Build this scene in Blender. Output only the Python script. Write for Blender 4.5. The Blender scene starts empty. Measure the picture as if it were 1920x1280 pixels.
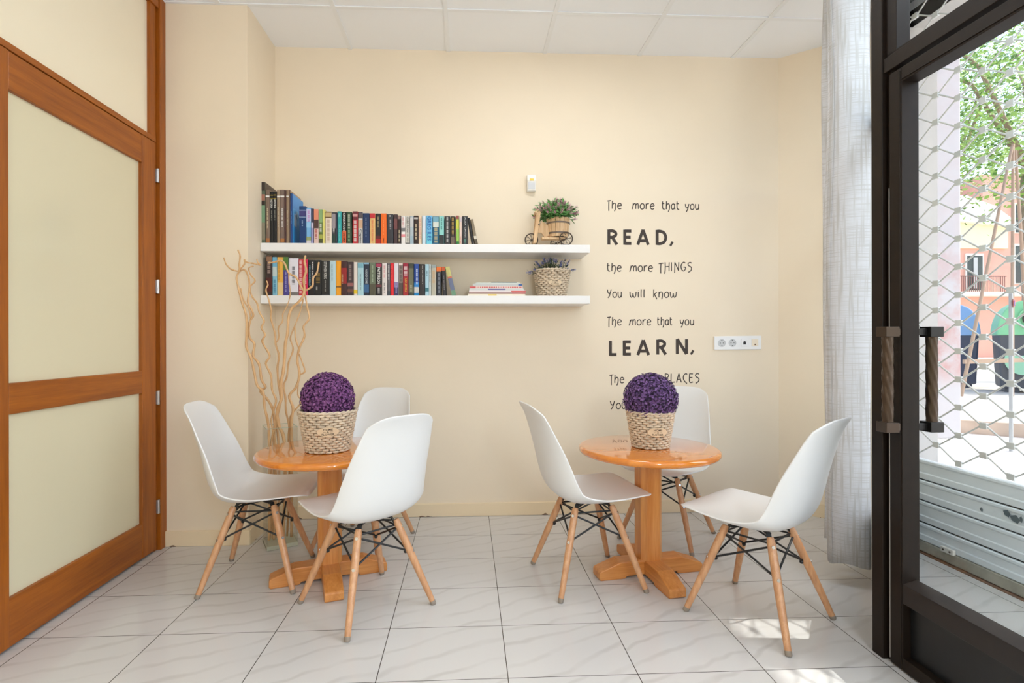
import bpy, math, random
from mathutils import Vector, Matrix
random.seed(7)
S = bpy.context.scene
COL = S.collection
pi = math.pi

# ------------------------------------------------------------------ camera
cam = bpy.data.objects.new('camera', bpy.data.cameras.new('camera'))
COL.objects.link(cam)
YAW, ROLL, HCAM = 0.0462, -0.0021, 1.1038
cy_, sy_ = math.cos(YAW), math.sin(YAW)
cr_, sr_ = math.cos(ROLL), math.sin(ROLL)
r0 = Vector((cy_, -sy_, 0)); d0 = Vector((0, 0, -1)); f0 = Vector((sy_, cy_, 0))
r1 = r0 * cr_ - d0 * sr_
d1 = r0 * sr_ + d0 * cr_
cam.matrix_world = Matrix(((r1.x, -d1.x, -f0.x, 0), (r1.y, -d1.y, -f0.y, 0), (r1.z, -d1.z, -f0.z, HCAM), (0, 0, 0, 1)))
cam.data.sensor_width = 36
cam.data.lens = 18.69
cam.data.shift_x = 0.01922
cam.data.shift_y = -0.00104
cam.data.clip_start = 0.02
S.camera = cam

# ------------------------------------------------------------------ light
world = bpy.data.worlds.new('world'); S.world = world
world.use_nodes = True
wn = world.node_tree
wn.nodes.clear()
sky = wn.nodes.new('ShaderNodeTexSky')
sky.sky_type = 'NISHITA'
sky.sun_disc = False
sky.sun_elevation = math.radians(51)
sky.sun_rotation = math.radians(96)
sky.air_density = 1.0; sky.dust_density = 2.5; sky.ozone_density = 0.6
bg = wn.nodes.new('ShaderNodeBackground'); bg.inputs['Strength'].default_value = 0.55
wo = wn.nodes.new('ShaderNodeOutputWorld')
wn.links.new(sky.outputs[0], bg.inputs[0]); wn.links.new(bg.outputs[0], wo.inputs[0])

sun = bpy.data.objects.new('sun', bpy.data.lights.new('sun', 'SUN')); COL.objects.link(sun)
sun.data.energy = 4.0; sun.data.angle = math.radians(0.53); sun.data.color = (1, .975, .94)
sdir = Vector((-1, .10, -1.29)).normalized()
sun.rotation_euler = sdir.to_track_quat('-Z', 'Y').to_euler()
sun.location = (6, -1, 6)
# unseen fill lights added behind the camera, and area lights under the ceiling
LC = (.72, .855, 1)
for nm, x, y, z, e in (('rear_fill_light', .75, -1.05, 1.85, 51), ('rear_fill_light', .6, -2.5, 1.85, 56)):
    l = bpy.data.lights.new(nm, 'POINT'); l.shadow_soft_size = .16; l.energy = e; l.color = LC
    lo = bpy.data.objects.new(nm, l); COL.objects.link(lo); lo.location = (x, y, z)
for x, y, z, s_, e, lc in ((.49, 2.30, 2.9, .58, 10.5, (.90, .92, .94)), (1.86, 1.45, 2.85, .4, 15, LC)):      # a lamp over the tables, a fill light added over the entrance recess
    l = bpy.data.lights.new('ceiling_lamp_and_fill', 'AREA'); l.shape = 'SQUARE'; l.size = s_; l.energy = e; l.color = lc
    lo = bpy.data.objects.new('ceiling_lamp_and_fill', l); COL.objects.link(lo); lo.location = (x, y, z)
vs = S.view_settings
S.display_settings.display_device = 'sRGB'
vs.view_transform = 'Standard'; vs.look = 'None'; vs.gamma = 1; vs.use_curve_mapping = False
vs.exposure = 0.0
S.cycles.max_bounces = 10; S.cycles.diffuse_bounces = 6; S.cycles.transparent_max_bounces = 16
S.cycles.use_denoising = True
S.cycles.sample_clamp_indirect = 8

# ------------------------------------------------------------------ helpers
def lin(c):
    return tuple((v / 12.92 if v <= .04045 else ((v + .055) / 1.055) ** 2.4) for v in [q / 255 for q in c])

MATS = {}
def mat(name, rgb, rough=.5, metal=0, spec=.5, bump=0, bscale=200, vary=0, vscale=8, coat=0, trans=0):
    if name in MATS: return MATS[name]
    m = bpy.data.materials.new(name); m.use_nodes = True
    nt = m.node_tree; b = nt.nodes['Principled BSDF']
    c = lin(rgb)
    b.inputs['Base Color'].default_value = (*c, 1)
    b.inputs['Roughness'].default_value = rough
    b.inputs['Metallic'].default_value = metal
    b.inputs['Specular IOR Level'].default_value = spec
    b.inputs['Coat Weight'].default_value = coat
    b.inputs['Coat Roughness'].default_value = .06
    tc = nt.nodes.new('ShaderNodeTexCoord')
    if bump:
        n = nt.nodes.new('ShaderNodeTexNoise'); n.inputs['Scale'].default_value = bscale; n.inputs['Detail'].default_value = 3
        nt.links.new(tc.outputs['Object'], n.inputs['Vector'])
        bp = nt.nodes.new('ShaderNodeBump'); bp.inputs['Strength'].default_value = bump; bp.inputs['Distance'].default_value = .003
        nt.links.new(n.outputs[0], bp.inputs['Height']); nt.links.new(bp.outputs[0], b.inputs['Normal'])
    if vary:
        n = nt.nodes.new('ShaderNodeTexNoise'); n.inputs['Scale'].default_value = vscale; n.inputs['Detail'].default_value = 4
        nt.links.new(tc.outputs['Object'], n.inputs['Vector'])
        r = nt.nodes.new('ShaderNodeValToRGB')
        r.color_ramp.elements[0].position = .3; r.color_ramp.elements[1].position = .7
        r.color_ramp.elements[0].color = (*[v * (1 - vary) for v in c], 1)
        r.color_ramp.elements[1].color = (*[min(1, v * (1 + vary)) for v in c], 1)
        nt.links.new(n.outputs[0], r.inputs[0]); nt.links.new(r.outputs[0], b.inputs['Base Color'])
    if trans:
        out = nt.nodes['Material Output']
        t = nt.nodes.new('ShaderNodeBsdfTranslucent'); t.inputs[0].default_value = (*c, 1)
        mx = nt.nodes.new('ShaderNodeMixShader'); mx.inputs[0].default_value = trans
        nt.links.new(b.outputs[0], mx.inputs[1]); nt.links.new(t.outputs[0], mx.inputs[2]); nt.links.new(mx.outputs[0], out.inputs[0])
    MATS[name] = m
    return m

def wood(name, dark, light, axis='Z', scale=1.0, rough=.4, coat=0, stretch=14):
    if name in MATS: return MATS[name]
    m = bpy.data.materials.new(name); m.use_nodes = True
    nt = m.node_tree; b = nt.nodes['Principled BSDF']
    tc = nt.nodes.new('ShaderNodeTexCoord'); mp = nt.nodes.new('ShaderNodeMapping')
    s = [stretch * scale * 3] * 3; s['XYZ'.index(axis)] = scale * 2.2
    mp.inputs['Scale'].default_value = s
    n = nt.nodes.new('ShaderNodeTexNoise'); n.inputs['Scale'].default_value = 1; n.inputs['Detail'].default_value = 6; n.inputs['Distortion'].default_value = .6
    n2 = nt.nodes.new('ShaderNodeTexNoise'); n2.inputs['Scale'].default_value = 7; n2.inputs['Detail'].default_value = 2
    r = nt.nodes.new('ShaderNodeValToRGB')
    r.color_ramp.elements[0].position = .3; r.color_ramp.elements[1].position = .72
    r.color_ramp.elements[0].color = (*lin(dark), 1); r.color_ramp.elements[1].color = (*lin(light), 1)
    ad = nt.nodes.new('ShaderNodeMath'); ad.operation = 'MULTIPLY_ADD'; ad.inputs[1].default_value = .3; 
    L = nt.links.new
    L(tc.outputs['Object'], mp.inputs[0]); L(mp.outputs[0], n.inputs['Vector']); L(mp.outputs[0], n2.inputs['Vector'])
    L(n2.outputs[0], ad.inputs[0]); ml = nt.nodes.new('ShaderNodeMath'); ml.operation = 'MULTIPLY'; ml.inputs[1].default_value = .72
    L(n.outputs[0], ml.inputs[0]); L(ml.outputs[0], ad.inputs[2]); L(ad.outputs[0], r.inputs[0]); L(r.outputs[0], b.inputs['Base Color'])
    b.inputs['Roughness'].default_value = rough; b.inputs['Coat Weight'].default_value = coat; b.inputs['Coat Roughness'].default_value = .04
    MATS[name] = m
    return m

def pane(name, tint=(.97, .985, .975), refl=.02):
    if name in MATS: return MATS[name]
    m = bpy.data.materials.new(name); m.use_nodes = True
    nt = m.node_tree; nt.nodes.remove(nt.nodes['Principled BSDF'])
    t = nt.nodes.new('ShaderNodeBsdfTransparent'); t.inputs[0].default_value = (*tint, 1)
    g = nt.nodes.new('ShaderNodeBsdfGlossy'); g.inputs['Roughness'].default_value = .01
    lw = nt.nodes.new('ShaderNodeLayerWeight'); lw.inputs['Blend'].default_value = .5
    pw = nt.nodes.new('ShaderNodeMath'); pw.operation = 'POWER'; pw.inputs[1].default_value = 5
    ma = nt.nodes.new('ShaderNodeMath'); ma.operation = 'MULTIPLY_ADD'; ma.inputs[1].default_value = .8; ma.inputs[2].default_value = refl
    mx = nt.nodes.new('ShaderNodeMixShader')
    L = nt.links.new
    L(lw.outputs['Facing'], pw.inputs[0]); L(pw.outputs[0], ma.inputs[0])
    L(ma.outputs[0], mx.inputs[0]); L(t.outputs[0], mx.inputs[1]); L(g.outputs[0], mx.inputs[2]); L(mx.outputs[0], nt.nodes['Material Output'].inputs[0])
    MATS[name] = m
    return m

class MB:
    def __init__(s): s.v = []; s.f = []; s.m = []
    def add(s, vs, fs, mi=0):
        o = len(s.v); s.v += [tuple(p) for p in vs]
        for f in fs: s.f.append(tuple(i + o for i in f)); s.m.append(mi)
        return s
    def box(s, x0, y0, z0, x1, y1, z1, mi=0):
        return s.add([(x0, y0, z0), (x1, y0, z0), (x1, y1, z0), (x0, y1, z0), (x0, y0, z1), (x1, y0, z1), (x1, y1, z1), (x0, y1, z1)],
                     [(3, 2, 1, 0), (4, 5, 6, 7), (0, 1, 5, 4), (1, 2, 6, 5), (2, 3, 7, 6), (3, 0, 4, 7)], mi)
    def obox(s, c, ax, ay, az, mi=0):
        """box with half-axis vectors"""
        c, ax, ay, az = map(Vector, (c, ax, ay, az))
        P = [c + ax * a + ay * b + az * d for d in (-1, 1) for a, b in ((-1, -1), (1, -1), (1, 1), (-1, 1))]
        fs = [(3, 2, 1, 0), (4, 5, 6, 7), (0, 1, 5, 4), (1, 2, 6, 5), (2, 3, 7, 6), (3, 0, 4, 7)]
        if ax.cross(ay).dot(az) < 0: fs = [f[::-1] for f in fs]
        return s.add(P, fs, mi)
    def beam(s, p0, p1, w, h, up=(0, 0, 1), mi=0):
        p0, p1 = Vector(p0), Vector(p1); d = p1 - p0; u = Vector(up); a = d.cross(u).normalized(); b = a.cross(d).normalized()
        return s.obox((p0 + p1) / 2, d / 2, a * w / 2, b * h / 2, mi)
    def tube(s, pts, rad, n=8, mi=0, caps=True, closed=False):
        pts = [Vector(p) for p in pts]; N = len(pts)
        rad = rad if hasattr(rad, '__len__') else [rad] * N
        vs = []; u = None
        for i, p in enumerate(pts):
            a = pts[i - 1] if (i > 0 or closed) else p; b = pts[(i + 1) % N] if (i < N - 1 or closed) else p
            t = (b - a).normalized()
            if u is None:
                u = t.orthogonal().normalized()
            u = (u - t * u.dot(t)); u = u.normalized() if u.length > 1e-6 else t.orthogonal().normalized()
            w = t.cross(u)
            for k in range(n):
                q = 2 * pi * k / n; vs.append(p + (u * math.cos(q) + w * math.sin(q)) * rad[i])
        fs = []
        for i in range(N if closed else N - 1):
            j = (i + 1) % N
            for k in range(n):
                fs.append((i * n + k, i * n + (k + 1) % n, j * n + (k + 1) % n, j * n + k))
        if caps and not closed:
            fs.append(tuple(range(n))[::-1]); fs.append(tuple((N - 1) * n + k for k in range(n)))
        return s.add(vs, fs, mi)
    def cyl(s, p0, p1, r0, r1=None, n=16, mi=0): return s.tube([p0, p1], [r0, r0 if r1 is None else r1], n, mi)
    def lathe(s, prof, n=32, c=(0, 0, 0), mi=0, sx=1, sy=1):
        vs = []; fs = []
        for r, z in prof:
            for k in range(n):
                a = 2 * pi * k / n; vs.append((c[0] + r * math.cos(a) * sx, c[1] + r * math.sin(a) * sy, c[2] + z))
        for i in range(len(prof) - 1):
            for k in range(n): fs.append((i * n + k, i * n + (k + 1) % n, (i + 1) * n + (k + 1) % n, (i + 1) * n + k))
        if prof[0][0] > 1e-6: fs.append(tuple(range(n))[::-1])
        if prof[-1][0] > 1e-6: fs.append(tuple((len(prof) - 1) * n + k for k in range(n)))
        return s.add(vs, fs, mi)
    def sphere(s, c, r, n=12, m=8, mi=0, sc=(1, 1, 1)):
        vs = [(c[0], c[1], c[2] - r * sc[2])]; fs = []
        for i in range(1, m):
            t = -pi / 2 + pi * i / m
            for k in range(n):
                a = 2 * pi * k / n; vs.append((c[0] + r * sc[0] * math.cos(t) * math.cos(a), c[1] + r * sc[1] * math.cos(t) * math.sin(a), c[2] + r * sc[2] * math.sin(t)))
        vs.append((c[0], c[1], c[2] + r * sc[2])); e = len(vs) - 1
        for k in range(n):
            fs.append((0, 1 + (k + 1) % n, 1 + k)); b = 1 + (m - 2) * n
            fs.append((b + k, b + (k + 1) % n, e))
            for i in range(m - 2): q = 1 + i * n; fs.append((q + k, q + (k + 1) % n, q + n + (k + 1) % n, q + n + k))
        return s.add(vs, fs, mi)
    def prism(s, poly, z0, z1, mi=0):
        """poly: xy list counter-clockwise"""
        n = len(poly)
        return s.add([(x, y, z0) for x, y in poly] + [(x, y, z1) for x, y in poly],
                     [tuple(range(n))[::-1], tuple(range(n, 2 * n))] + [(i, (i + 1) % n, n + (i + 1) % n, n + i) for i in range(n)], mi)
    def slab(s, poly3, ext, mi=0):
        """planar 3-D polygon pushed along vector ext"""
        n = len(poly3); e = Vector(ext); P = [Vector(p) for p in poly3]
        return s.add(P + [p + e for p in P], [tuple(range(n)), tuple(range(n, 2 * n))[::-1]] + [(i, n + i, n + (i + 1) % n, (i + 1) % n) for i in range(n)], mi)
    def xf(s, M):
        s.v = [tuple(M @ Vector(p)) for p in s.v]; return s
    def build(s, name, m, parent=None, smooth=False, bevel=0, bseg=2, kind=None, label=None, cat=None, group=None, loc=None, rz=0):
        me = bpy.data.meshes.new(name); me.from_pydata(s.v, [], s.f); me.update()
        for q in (m if isinstance(m, (list, tuple)) else [m]): me.materials.append(q)
        for p, i in zip(me.polygons, s.m): p.material_index = i; p.use_smooth = bool(smooth)
        if smooth == 'auto':
            try: me.set_sharp_from_angle(angle=math.radians(38))
            except Exception: pass
        o = bpy.data.objects.new(name, me); COL.objects.link(o)
        if parent: o.parent = parent
        if bevel:
            b = o.modifiers.new('bevel', 'BEVEL'); b.width = bevel; b.segments = bseg; b.limit_method = 'ANGLE'; b.angle_limit = math.radians(40)
        if loc: o.location = loc
        if rz: o.rotation_euler.z = rz
        tag(o, label, cat, group, kind)
        return o

def tag(o, label=None, cat=None, group=None, kind=None):
    if label: o['label'] = label
    if cat: o['category'] = cat
    if group: o['group'] = group
    if kind: o['kind'] = kind
    return o
def thing(name, label, cat, loc=(0, 0, 0), rz=0, group=None, kind=None):
    o = bpy.data.objects.new(name, None); COL.objects.link(o); o.empty_display_size = .05
    o.location = loc; o.rotation_euler = (0, 0, rz)
    return tag(o, label, cat, group, kind)
def copy_tree(o, parent=None):
    c = o.copy(); COL.objects.link(c)
    if parent: c.parent = parent
    for ch in list(o.children): copy_tree(ch, c)
    return c
def catmull(pts, k=4):
    P = [Vector(p) for p in pts]; out = []
    for i in range(len(P) - 1):
        a = P[max(i - 1, 0)]; b = P[i]; c = P[i + 1]; d = P[min(i + 2, len(P) - 1)]
        for j in range(k):
            t = j / k
            out.append(.5 * ((2 * b) + (c - a) * t + (2 * a - 5 * b + 4 * c - d) * t * t + (3 * b - a - 3 * c + d) * t ** 3))
    return out + [P[-1]]
TXT = {}
def text_geo(s):
    """2-D mesh (verts, faces, width, height) of a word in the built-in font, lower-left at 0,0"""
    if s in TXT: return TXT[s]
    c = bpy.data.curves.new('t', 'FONT'); c.body = s; c.size = 1; c.resolution_u = 2; c.offset = .012
    o = bpy.data.objects.new('t', c); COL.objects.link(o)
    dg = bpy.context.evaluated_depsgraph_get(); me = bpy.data.meshes.new_from_object(o.evaluated_get(dg))
    vs = [tuple(v.co[:2]) for v in me.vertices]; fs = [tuple(p.vertices) for p in me.polygons]
    bpy.data.objects.remove(o); bpy.data.curves.remove(c); bpy.data.meshes.remove(me)
    x0 = min(v[0] for v in vs); y0 = min(v[1] for v in vs); w = max(v[0] for v in vs) - x0; h = max(v[1] for v in vs) - y0
    TXT[s] = ([(x - x0, y - y0) for x, y in vs], fs, w, h)
    return TXT[s]

# ------------------------------------------------------------------ setting: floor, walls, ceiling
T_X, T_Y, TX0, TY0 = .43, .3204, -1.5904, 3.0155
def floor_mat():
    m = bpy.data.materials.new('marble_tile'); m.use_nodes = True; nt = m.node_tree; b = nt.nodes['Principled BSDF']
    N = nt.nodes.new; L = nt.links.new
    def math_(op, a, bb=None, c=None):
        n = N('ShaderNodeMath'); n.operation = op
        for i, q in enumerate((a, bb, c)):
            if q is None: continue
            if isinstance(q, (int, float)): n.inputs[i].default_value = q
            else: L(q, n.inputs[i])
        return n.outputs[0]
    tc = N('ShaderNodeTexCoord'); sp = N('ShaderNodeSeparateXYZ'); L(tc.outputs['Object'], sp.inputs[0])
    u = math_('DIVIDE', math_('SUBTRACT', sp.outputs[0], TX0), T_X); v = math_('DIVIDE', math_('SUBTRACT', sp.outputs[1], TY0), T_Y)
    fu = math_('FRACT', u); fv = math_('FRACT', v)
    eu = math_('MULTIPLY', math_('MINIMUM', fu, math_('SUBTRACT', 1, fu)), T_X); ev = math_('MULTIPLY', math_('MINIMUM', fv, math_('SUBTRACT', 1, fv)), T_Y)
    lu = math_('LESS_THAN', eu, .0015); lv = math_('LESS_THAN', ev, .0013)
    line = math_('MAXIMUM', lu, lv)
    # per tile shift of the veins
    cu = math_('FLOOR', u); cv = math_('FLOOR', v)
    cm = N('ShaderNodeCombineXYZ'); L(cu, cm.inputs[0]); L(cv, cm.inputs[1])
    wnz = N('ShaderNodeTexWhiteNoise'); wnz.noise_dimensions = '2D'; L(cm.outputs[0], wnz.inputs['Vector'])
    sc = N('ShaderNodeVectorMath'); sc.operation = 'SCALE'; sc.inputs['Scale'].default_value = 3.0; L(wnz.outputs['Color'], sc.inputs[0])
    av = N('ShaderNodeVectorMath'); av.operation = 'ADD'; L(tc.outputs['Object'], av.inputs[0]); L(sc.outputs[0], av.inputs[1])
    rot = N('ShaderNodeMapping'); rot.inputs['Rotation'].default_value = (0, 0, math.radians(-24)); L(av.outputs[0], rot.inputs[0])
    wv = N('ShaderNodeTexWave'); wv.wave_type = 'BANDS'; wv.bands_direction = 'Y'; wv.inputs['Scale'].default_value = 3.3
    wv.inputs['Distortion'].default_value = 5.5; wv.inputs['Detail'].default_value = 3; wv.inputs['Detail Scale'].default_value = .8; wv.inputs['Detail Roughness'].default_value = .55
    L(rot.outputs[0], wv.inputs['Vector'])
    r1 = N('ShaderNodeValToRGB'); r1.color_ramp.elements[0].position = 0; r1.color_ramp.elements[0].color = (1, 1, 1, 1)
    r1.color_ramp.elements[1].position = .16; r1.color_ramp.elements[1].color = (0, 0, 0, 1); L(wv.outputs['Fac'], r1.inputs[0])
    nz = N('ShaderNodeTexNoise'); nz.inputs['Scale'].default_value = 5; nz.inputs['Detail'].default_value = 4; L(rot.outputs[0], nz.inputs['Vector'])
    mk = math_('MULTIPLY', r1.outputs[0], math_('MULTIPLY', math_('SUBTRACT', nz.outputs[0], .30), 1.1))
    base = N('ShaderNodeMix'); base.data_type = 'RGBA'; base.inputs['A'].default_value = (*lin((208, 206, 204)), 1); base.inputs['B'].default_value = (*lin((172, 167, 163)), 1)
    cl = N('ShaderNodeClamp'); L(mk, cl.inputs[0]); L(cl.outputs[0], base.inputs['Factor'])
    fin = N('ShaderNodeMix'); fin.data_type = 'RGBA'; fin.inputs['B'].default_value = (*lin((70, 62, 56)), 1)
    L(line, fin.inputs['Factor']); L(base.outputs['Result'], fin.inputs['A']); L(fin.outputs['Result'], b.inputs['Base Color'])
    b.inputs['Roughness'].default_value = .13; b.inputs['Specular IOR Level'].default_value = .45
    return m
WALLC = (238, 223, 199)
m_wall = mat('cream_wall_paint', WALLC, .6, bump=.12, bscale=45, vary=.015, vscale=3)
m_base = mat('cream_skirting_paint', (238, 217, 186), .45, bump=.1, bscale=30)
m_ceil = mat('white_ceiling_tile', (245, 247, 250), .8, bump=.15, bscale=400)
m_grid = mat('white_ceiling_grid', (240, 242, 244), .5)
m_bronze = mat('dark_bronze_metal', (30, 21, 14), .5, metal=.0, spec=.22, bump=.04, bscale=300, vary=.12, vscale=30)
m_black = mat('black_metal', (26, 26, 28), .4)
m_glass = pane('clear_glass')
FZ = 2.9265

def struct(o, label=None, cat=None): return tag(o, label, cat, None, 'structure')
mfloor = floor_mat()
fl = MB(); fl.box(-4.2, -3.6, -.05, 2.44, 3.6, 0)
struct(fl.build('floor', mfloor), 'pale grey-veined marble tile floor', 'floor')
struct(MB().box(-4.2, -3.6, FZ, 2.6, 3.6, FZ + .12).build('ceiling', m_ceil), 'white suspended tile ceiling', 'ceiling')
g = MB()
for i in range(-6, 6):
    x = -.729 + .61 * i
    g.box(x - .012, -3.5, FZ - .006, x + .012, 3.355, FZ - .0005)
y = 2.938
while y > -3.4:
    g.box(-1.7, y - .012, FZ - .0055, 2.4, y + .012, FZ - .0004); y -= .61
struct(g.build('trim_1', m_grid), 'white grid bars of the tile ceiling', 'ceiling grid')
struct(MB().box(-1.3, 3.355, -.02, 2.25, 3.5, FZ + .02).build('wall_back', m_wall), 'cream wall behind the shelves', 'wall')
struct(MB().prism([(-1.8, 2.94), (-1.19, 2.94), (-1.19, 3.5), (-1.8, 3.5)], -.02, FZ + .02).build('wall_left', m_wall), 'cream wall projection beside the wooden door', 'wall')
# right wall runs at an angle towards the shopfront
rw = MB(); rw.prism([(2.012, 3.355), (2.40, 3.055), (2.60, 3.055), (2.60, 3.5), (2.012, 3.5)], -.02, FZ + .02)
struct(rw.build('wall_right', m_wall), 'cream angled wall between the back wall and the shopfront', 'wall')
struct(MB().box(-4.2, -3.7, -.02, 2.6, -3.55, FZ + .02).build('wall_rear', m_wall), 'cream wall at the far rear of the room', 'wall')
struct(MB().box(1.44, -3.6, -.02, 1.6, -1.4, FZ + .02).build('wall_entrance', m_wall), 'cream wall beside the entrance', 'wall')

def skirt_mat():
    m = bpy.data.materials.new('chipped_skirting_paint'); m.use_nodes = True; nt = m.node_tree; b = nt.nodes['Principled BSDF']
    N = nt.nodes.new; L = nt.links.new
    tc = N('ShaderNodeTexCoord'); n = N('ShaderNodeTexNoise'); n.inputs['Scale'].default_value = 9; n.inputs['Detail'].default_value = 5
    L(tc.outputs['Object'], n.inputs['Vector']); sp = N('ShaderNodeSeparateXYZ'); L(tc.outputs['Object'], sp.inputs[0])
    a = N('ShaderNodeMath'); a.operation = 'MULTIPLY_ADD'; a.inputs[1].default_value = -7.0; L(sp.outputs[2], a.inputs[0]); L(n.outputs[0], a.inputs[2])
    g_ = N('ShaderNodeMath'); g_.operation = 'GREATER_THAN'; g_.inputs[1].default_value = .575; L(a.outputs[0], g_.inputs[0])
    mx = N('ShaderNodeMix'); mx.data_type = 'RGBA'; mx.inputs['A'].default_value = (*lin((238, 218, 184)), 1); mx.inputs['B'].default_value = (*lin((128, 96, 66)), 1)
    L(g_.outputs[0], mx.inputs['Factor']); L(mx.outputs['Result'], b.inputs['Base Color']); b.inputs['Roughness'].default_value = .5
    return m
m_skirt = skirt_mat()
struct(MB().box(-1.19, 3.343, 0, 2.012, 3.358, .081).build('baseboard_back', m_skirt, bevel=.003), 'cream painted skirting with chipped lower edge', 'skirting')
struct(MB().box(-1.625, 2.928, 0, -1.178, 2.942, .083).build('baseboard_left', m_skirt, bevel=.003), 'cream skirting on the wall projection', 'skirting')
sk = MB(); sk.prism([(2.005, 3.343), (2.39, 3.043), (2.40, 3.057), (2.012, 3.358)], 0, .081)
struct(sk.build('baseboard_right', m_skirt), 'cream skirting on the angled wall', 'skirting')
struct(MB().box(-1.192, 2.945, 0, -1.178, 3.345, .083).build('baseboard_side', m_skirt), 'cream skirting on the side of the wall projection', 'skirting')

# ------------------------------------------------------------------ wooden door on the left (plane x = -1.64) with transom pane
DW, DL = (132, 66, 4), (176, 98, 16)
w_z = wood('honey_door_wood_upright', DW, DL, 'Z', .8, .45, .08)
w_y = wood('honey_door_wood_rail', DW, DL, 'Y', .8, .45, .08)
def frosted():
    m = mat('frosted_green_white_glass', (222, 214, 184), .22, spec=.5, coat=.35)
    return m
m_frost = frosted()
m_frost_top = mat('frosted_cream_glass', (246, 236, 212), .3, spec=.4, coat=.2)
m_steel = mat('brushed_steel', (190, 190, 192), .3, metal=1)
door = thing('door_1', 'honey wood door with two frosted glass panes on the left', 'door', kind='structure')
X = -1.64
MB().box(X - .035, 1.87, .012, X + .006, 1.974, 2.143).build('stile', w_z, door, bevel=.003)
MB().box(X - .035, 2.752, .012, X + .006, 2.868, 2.143).build('stile', w_z, door, bevel=.003)
for z0, z1 in ((2.004, 2.142), (.842, .954), (.012, .185)):
    MB().box(X - .034, 1.9742, z0, X + .0045, 2.7518, z1).build('rail', w_y, door, bevel=.003)
MB().box(X - .02, 1.96, .95, X - .012, 2.77, 2.01).build('glass_pane', m_frost, door)
MB().box(X - .02, 1.96, .18, X - .012, 2.77, .846).build('glass_pane', m_frost, door)
for z in (1.974, 1.39, .807, .234):
    h = MB().cyl((X + .012, 2.876, z - .036), (X + .012, 2.876, z + .036), .0075, n=12)
    h.box(X + .002, 2.866, z - .034, X + .008, 2.888, z + .034)
    h.build('hinge', m_steel, door, smooth='auto')
fr = thing('door_frame', None, None); fr['kind'] = 'structure'; fr['label'] = 'honey wood frame around the frosted door and transom'; fr['category'] = 'door frame'
MB().box(X - .10, 2.890, 0, X + .018, 2.945, FZ).build('jamb', w_z, fr, bevel=.003)
MB().box(X - .06, 2.872, 0, X - .004, 2.8905, FZ).build('jamb_stop', w_z, fr, bevel=.002)
MB().box(X - .06, 2.826, 2.158, X + .004, 2.872, FZ).build('jamb_stop', w_z, fr, bevel=.002)
MB().box(X - .10, 1.80, 0, X + .018, 1.866, FZ).build('jamb', w_z, fr, bevel=.003)
MB().box(X - .06, 1.866, 2.146, X + .006, 2.872, 2.172).build('transom_bar', w_y, fr, bevel=.002)
MB().box(X - .06, 1.866, 2.86, X + .012, 2.889, FZ).build('head', w_y, fr, bevel=.002)
win1 = thing('window_1', 'frosted cream transom pane above the wooden door', 'window', kind='structure')
MB().box(X - .02, 1.866, 2.172, X - .013, 2.83, 2.862).build('glass_pane', m_frost_top, win1)
struct(MB().box(X - .12, -3.6, -.02, X, 1.80, FZ + .02).build('wall_side', m_wall), 'cream wall before the wooden door', 'wall')
struct(MB().box(X - .14, 1.80, -.02, X - .1, 2.95, FZ + .02).build('wall_behind_door', m_wall), 'cream wall closing the door recess', 'wall')

# ------------------------------------------------------------------ bronze entrance door on the right (plane x = 1.44)
D0, D1 = 1.44, 1.50
dr = thing('door_2', 'dark bronze glazed entrance door with twisted handles', 'door', kind='structure')
YA, YB = .80, 1.752
MB().box(D0, 1.700, .006, D1, YB, 2.008).box(D0 - .003, 1.704, .012, D0 + .002, 1.7085, 2.0).build('stile', m_bronze, dr, bevel=.002)
MB().box(D0, YA, .006, D1, .852, 2.008).build('stile', m_bronze, dr, bevel=.002)
MB().box(D0, .852, 1.960, D1, 1.70, 2.008).box(D0 - .003, .86, 1.966, D0 + .002, 1.6995, 1.9705).build('top_rail', m_bronze, dr, bevel=.002)
sl = MB().box(D0, .852, .228, D1, 1.70, .292)
sl.slab([(D0, 1.70, .292), (D1 - .01, 1.70, .292), (D1 - .01, 1.70, .306)], (0, -.848, 0))
sl.build('lock_rail', mat('bronze_rail_metal', (34, 28, 25), .4, spec=.4, vary=.1, vscale=30), dr, bevel=.0015)
MB().box(D0, .852, .006, D1, 1.70, .048).build('bottom_rail', m_bronze, dr, bevel=.002)
MB().box(D0 + .028, .85, .046, D1 - .012, 1.702, .23).build('kick_panel', mat('black_kick_panel', (20, 20, 20), .42, vary=.25, vscale=12), dr)
MB().box(1.478, .85, .29, 1.484, 1.702, 1.965).build('glass_pane', m_glass, dr)
def rope(mb, x, y, z0, z1, r=.0165, n=40, k=6, turns=.8):
    vs = []; fs = []; M = 24
    for i in range(n + 1):
        z = z0 + (z1 - z0) * i / n; ph = turns * 2 * pi * i / n
        for j in range(M):
            a = 2 * pi * j / M; rr = r * (.80 + .24 * abs(math.cos(k / 2 * (a + ph))))
            vs.append((x + rr * math.cos(a), y + rr * math.sin(a), z))
    for i in range(n):
        for j in range(M): fs.append((i * M + j, i * M + (j + 1) % M, (i + 1) * M + (j + 1) % M, (i + 1) * M + j))
    return mb.add(vs, fs)
m_rope = mat('aged_twisted_bronze', (74, 58, 44), .32, metal=.5)
m_block = mat('bronze_block', (76, 64, 55), .28, metal=.8)
m_dkblock = mat('dark_handle_block', (44, 42, 41), .35, metal=.5)
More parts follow.
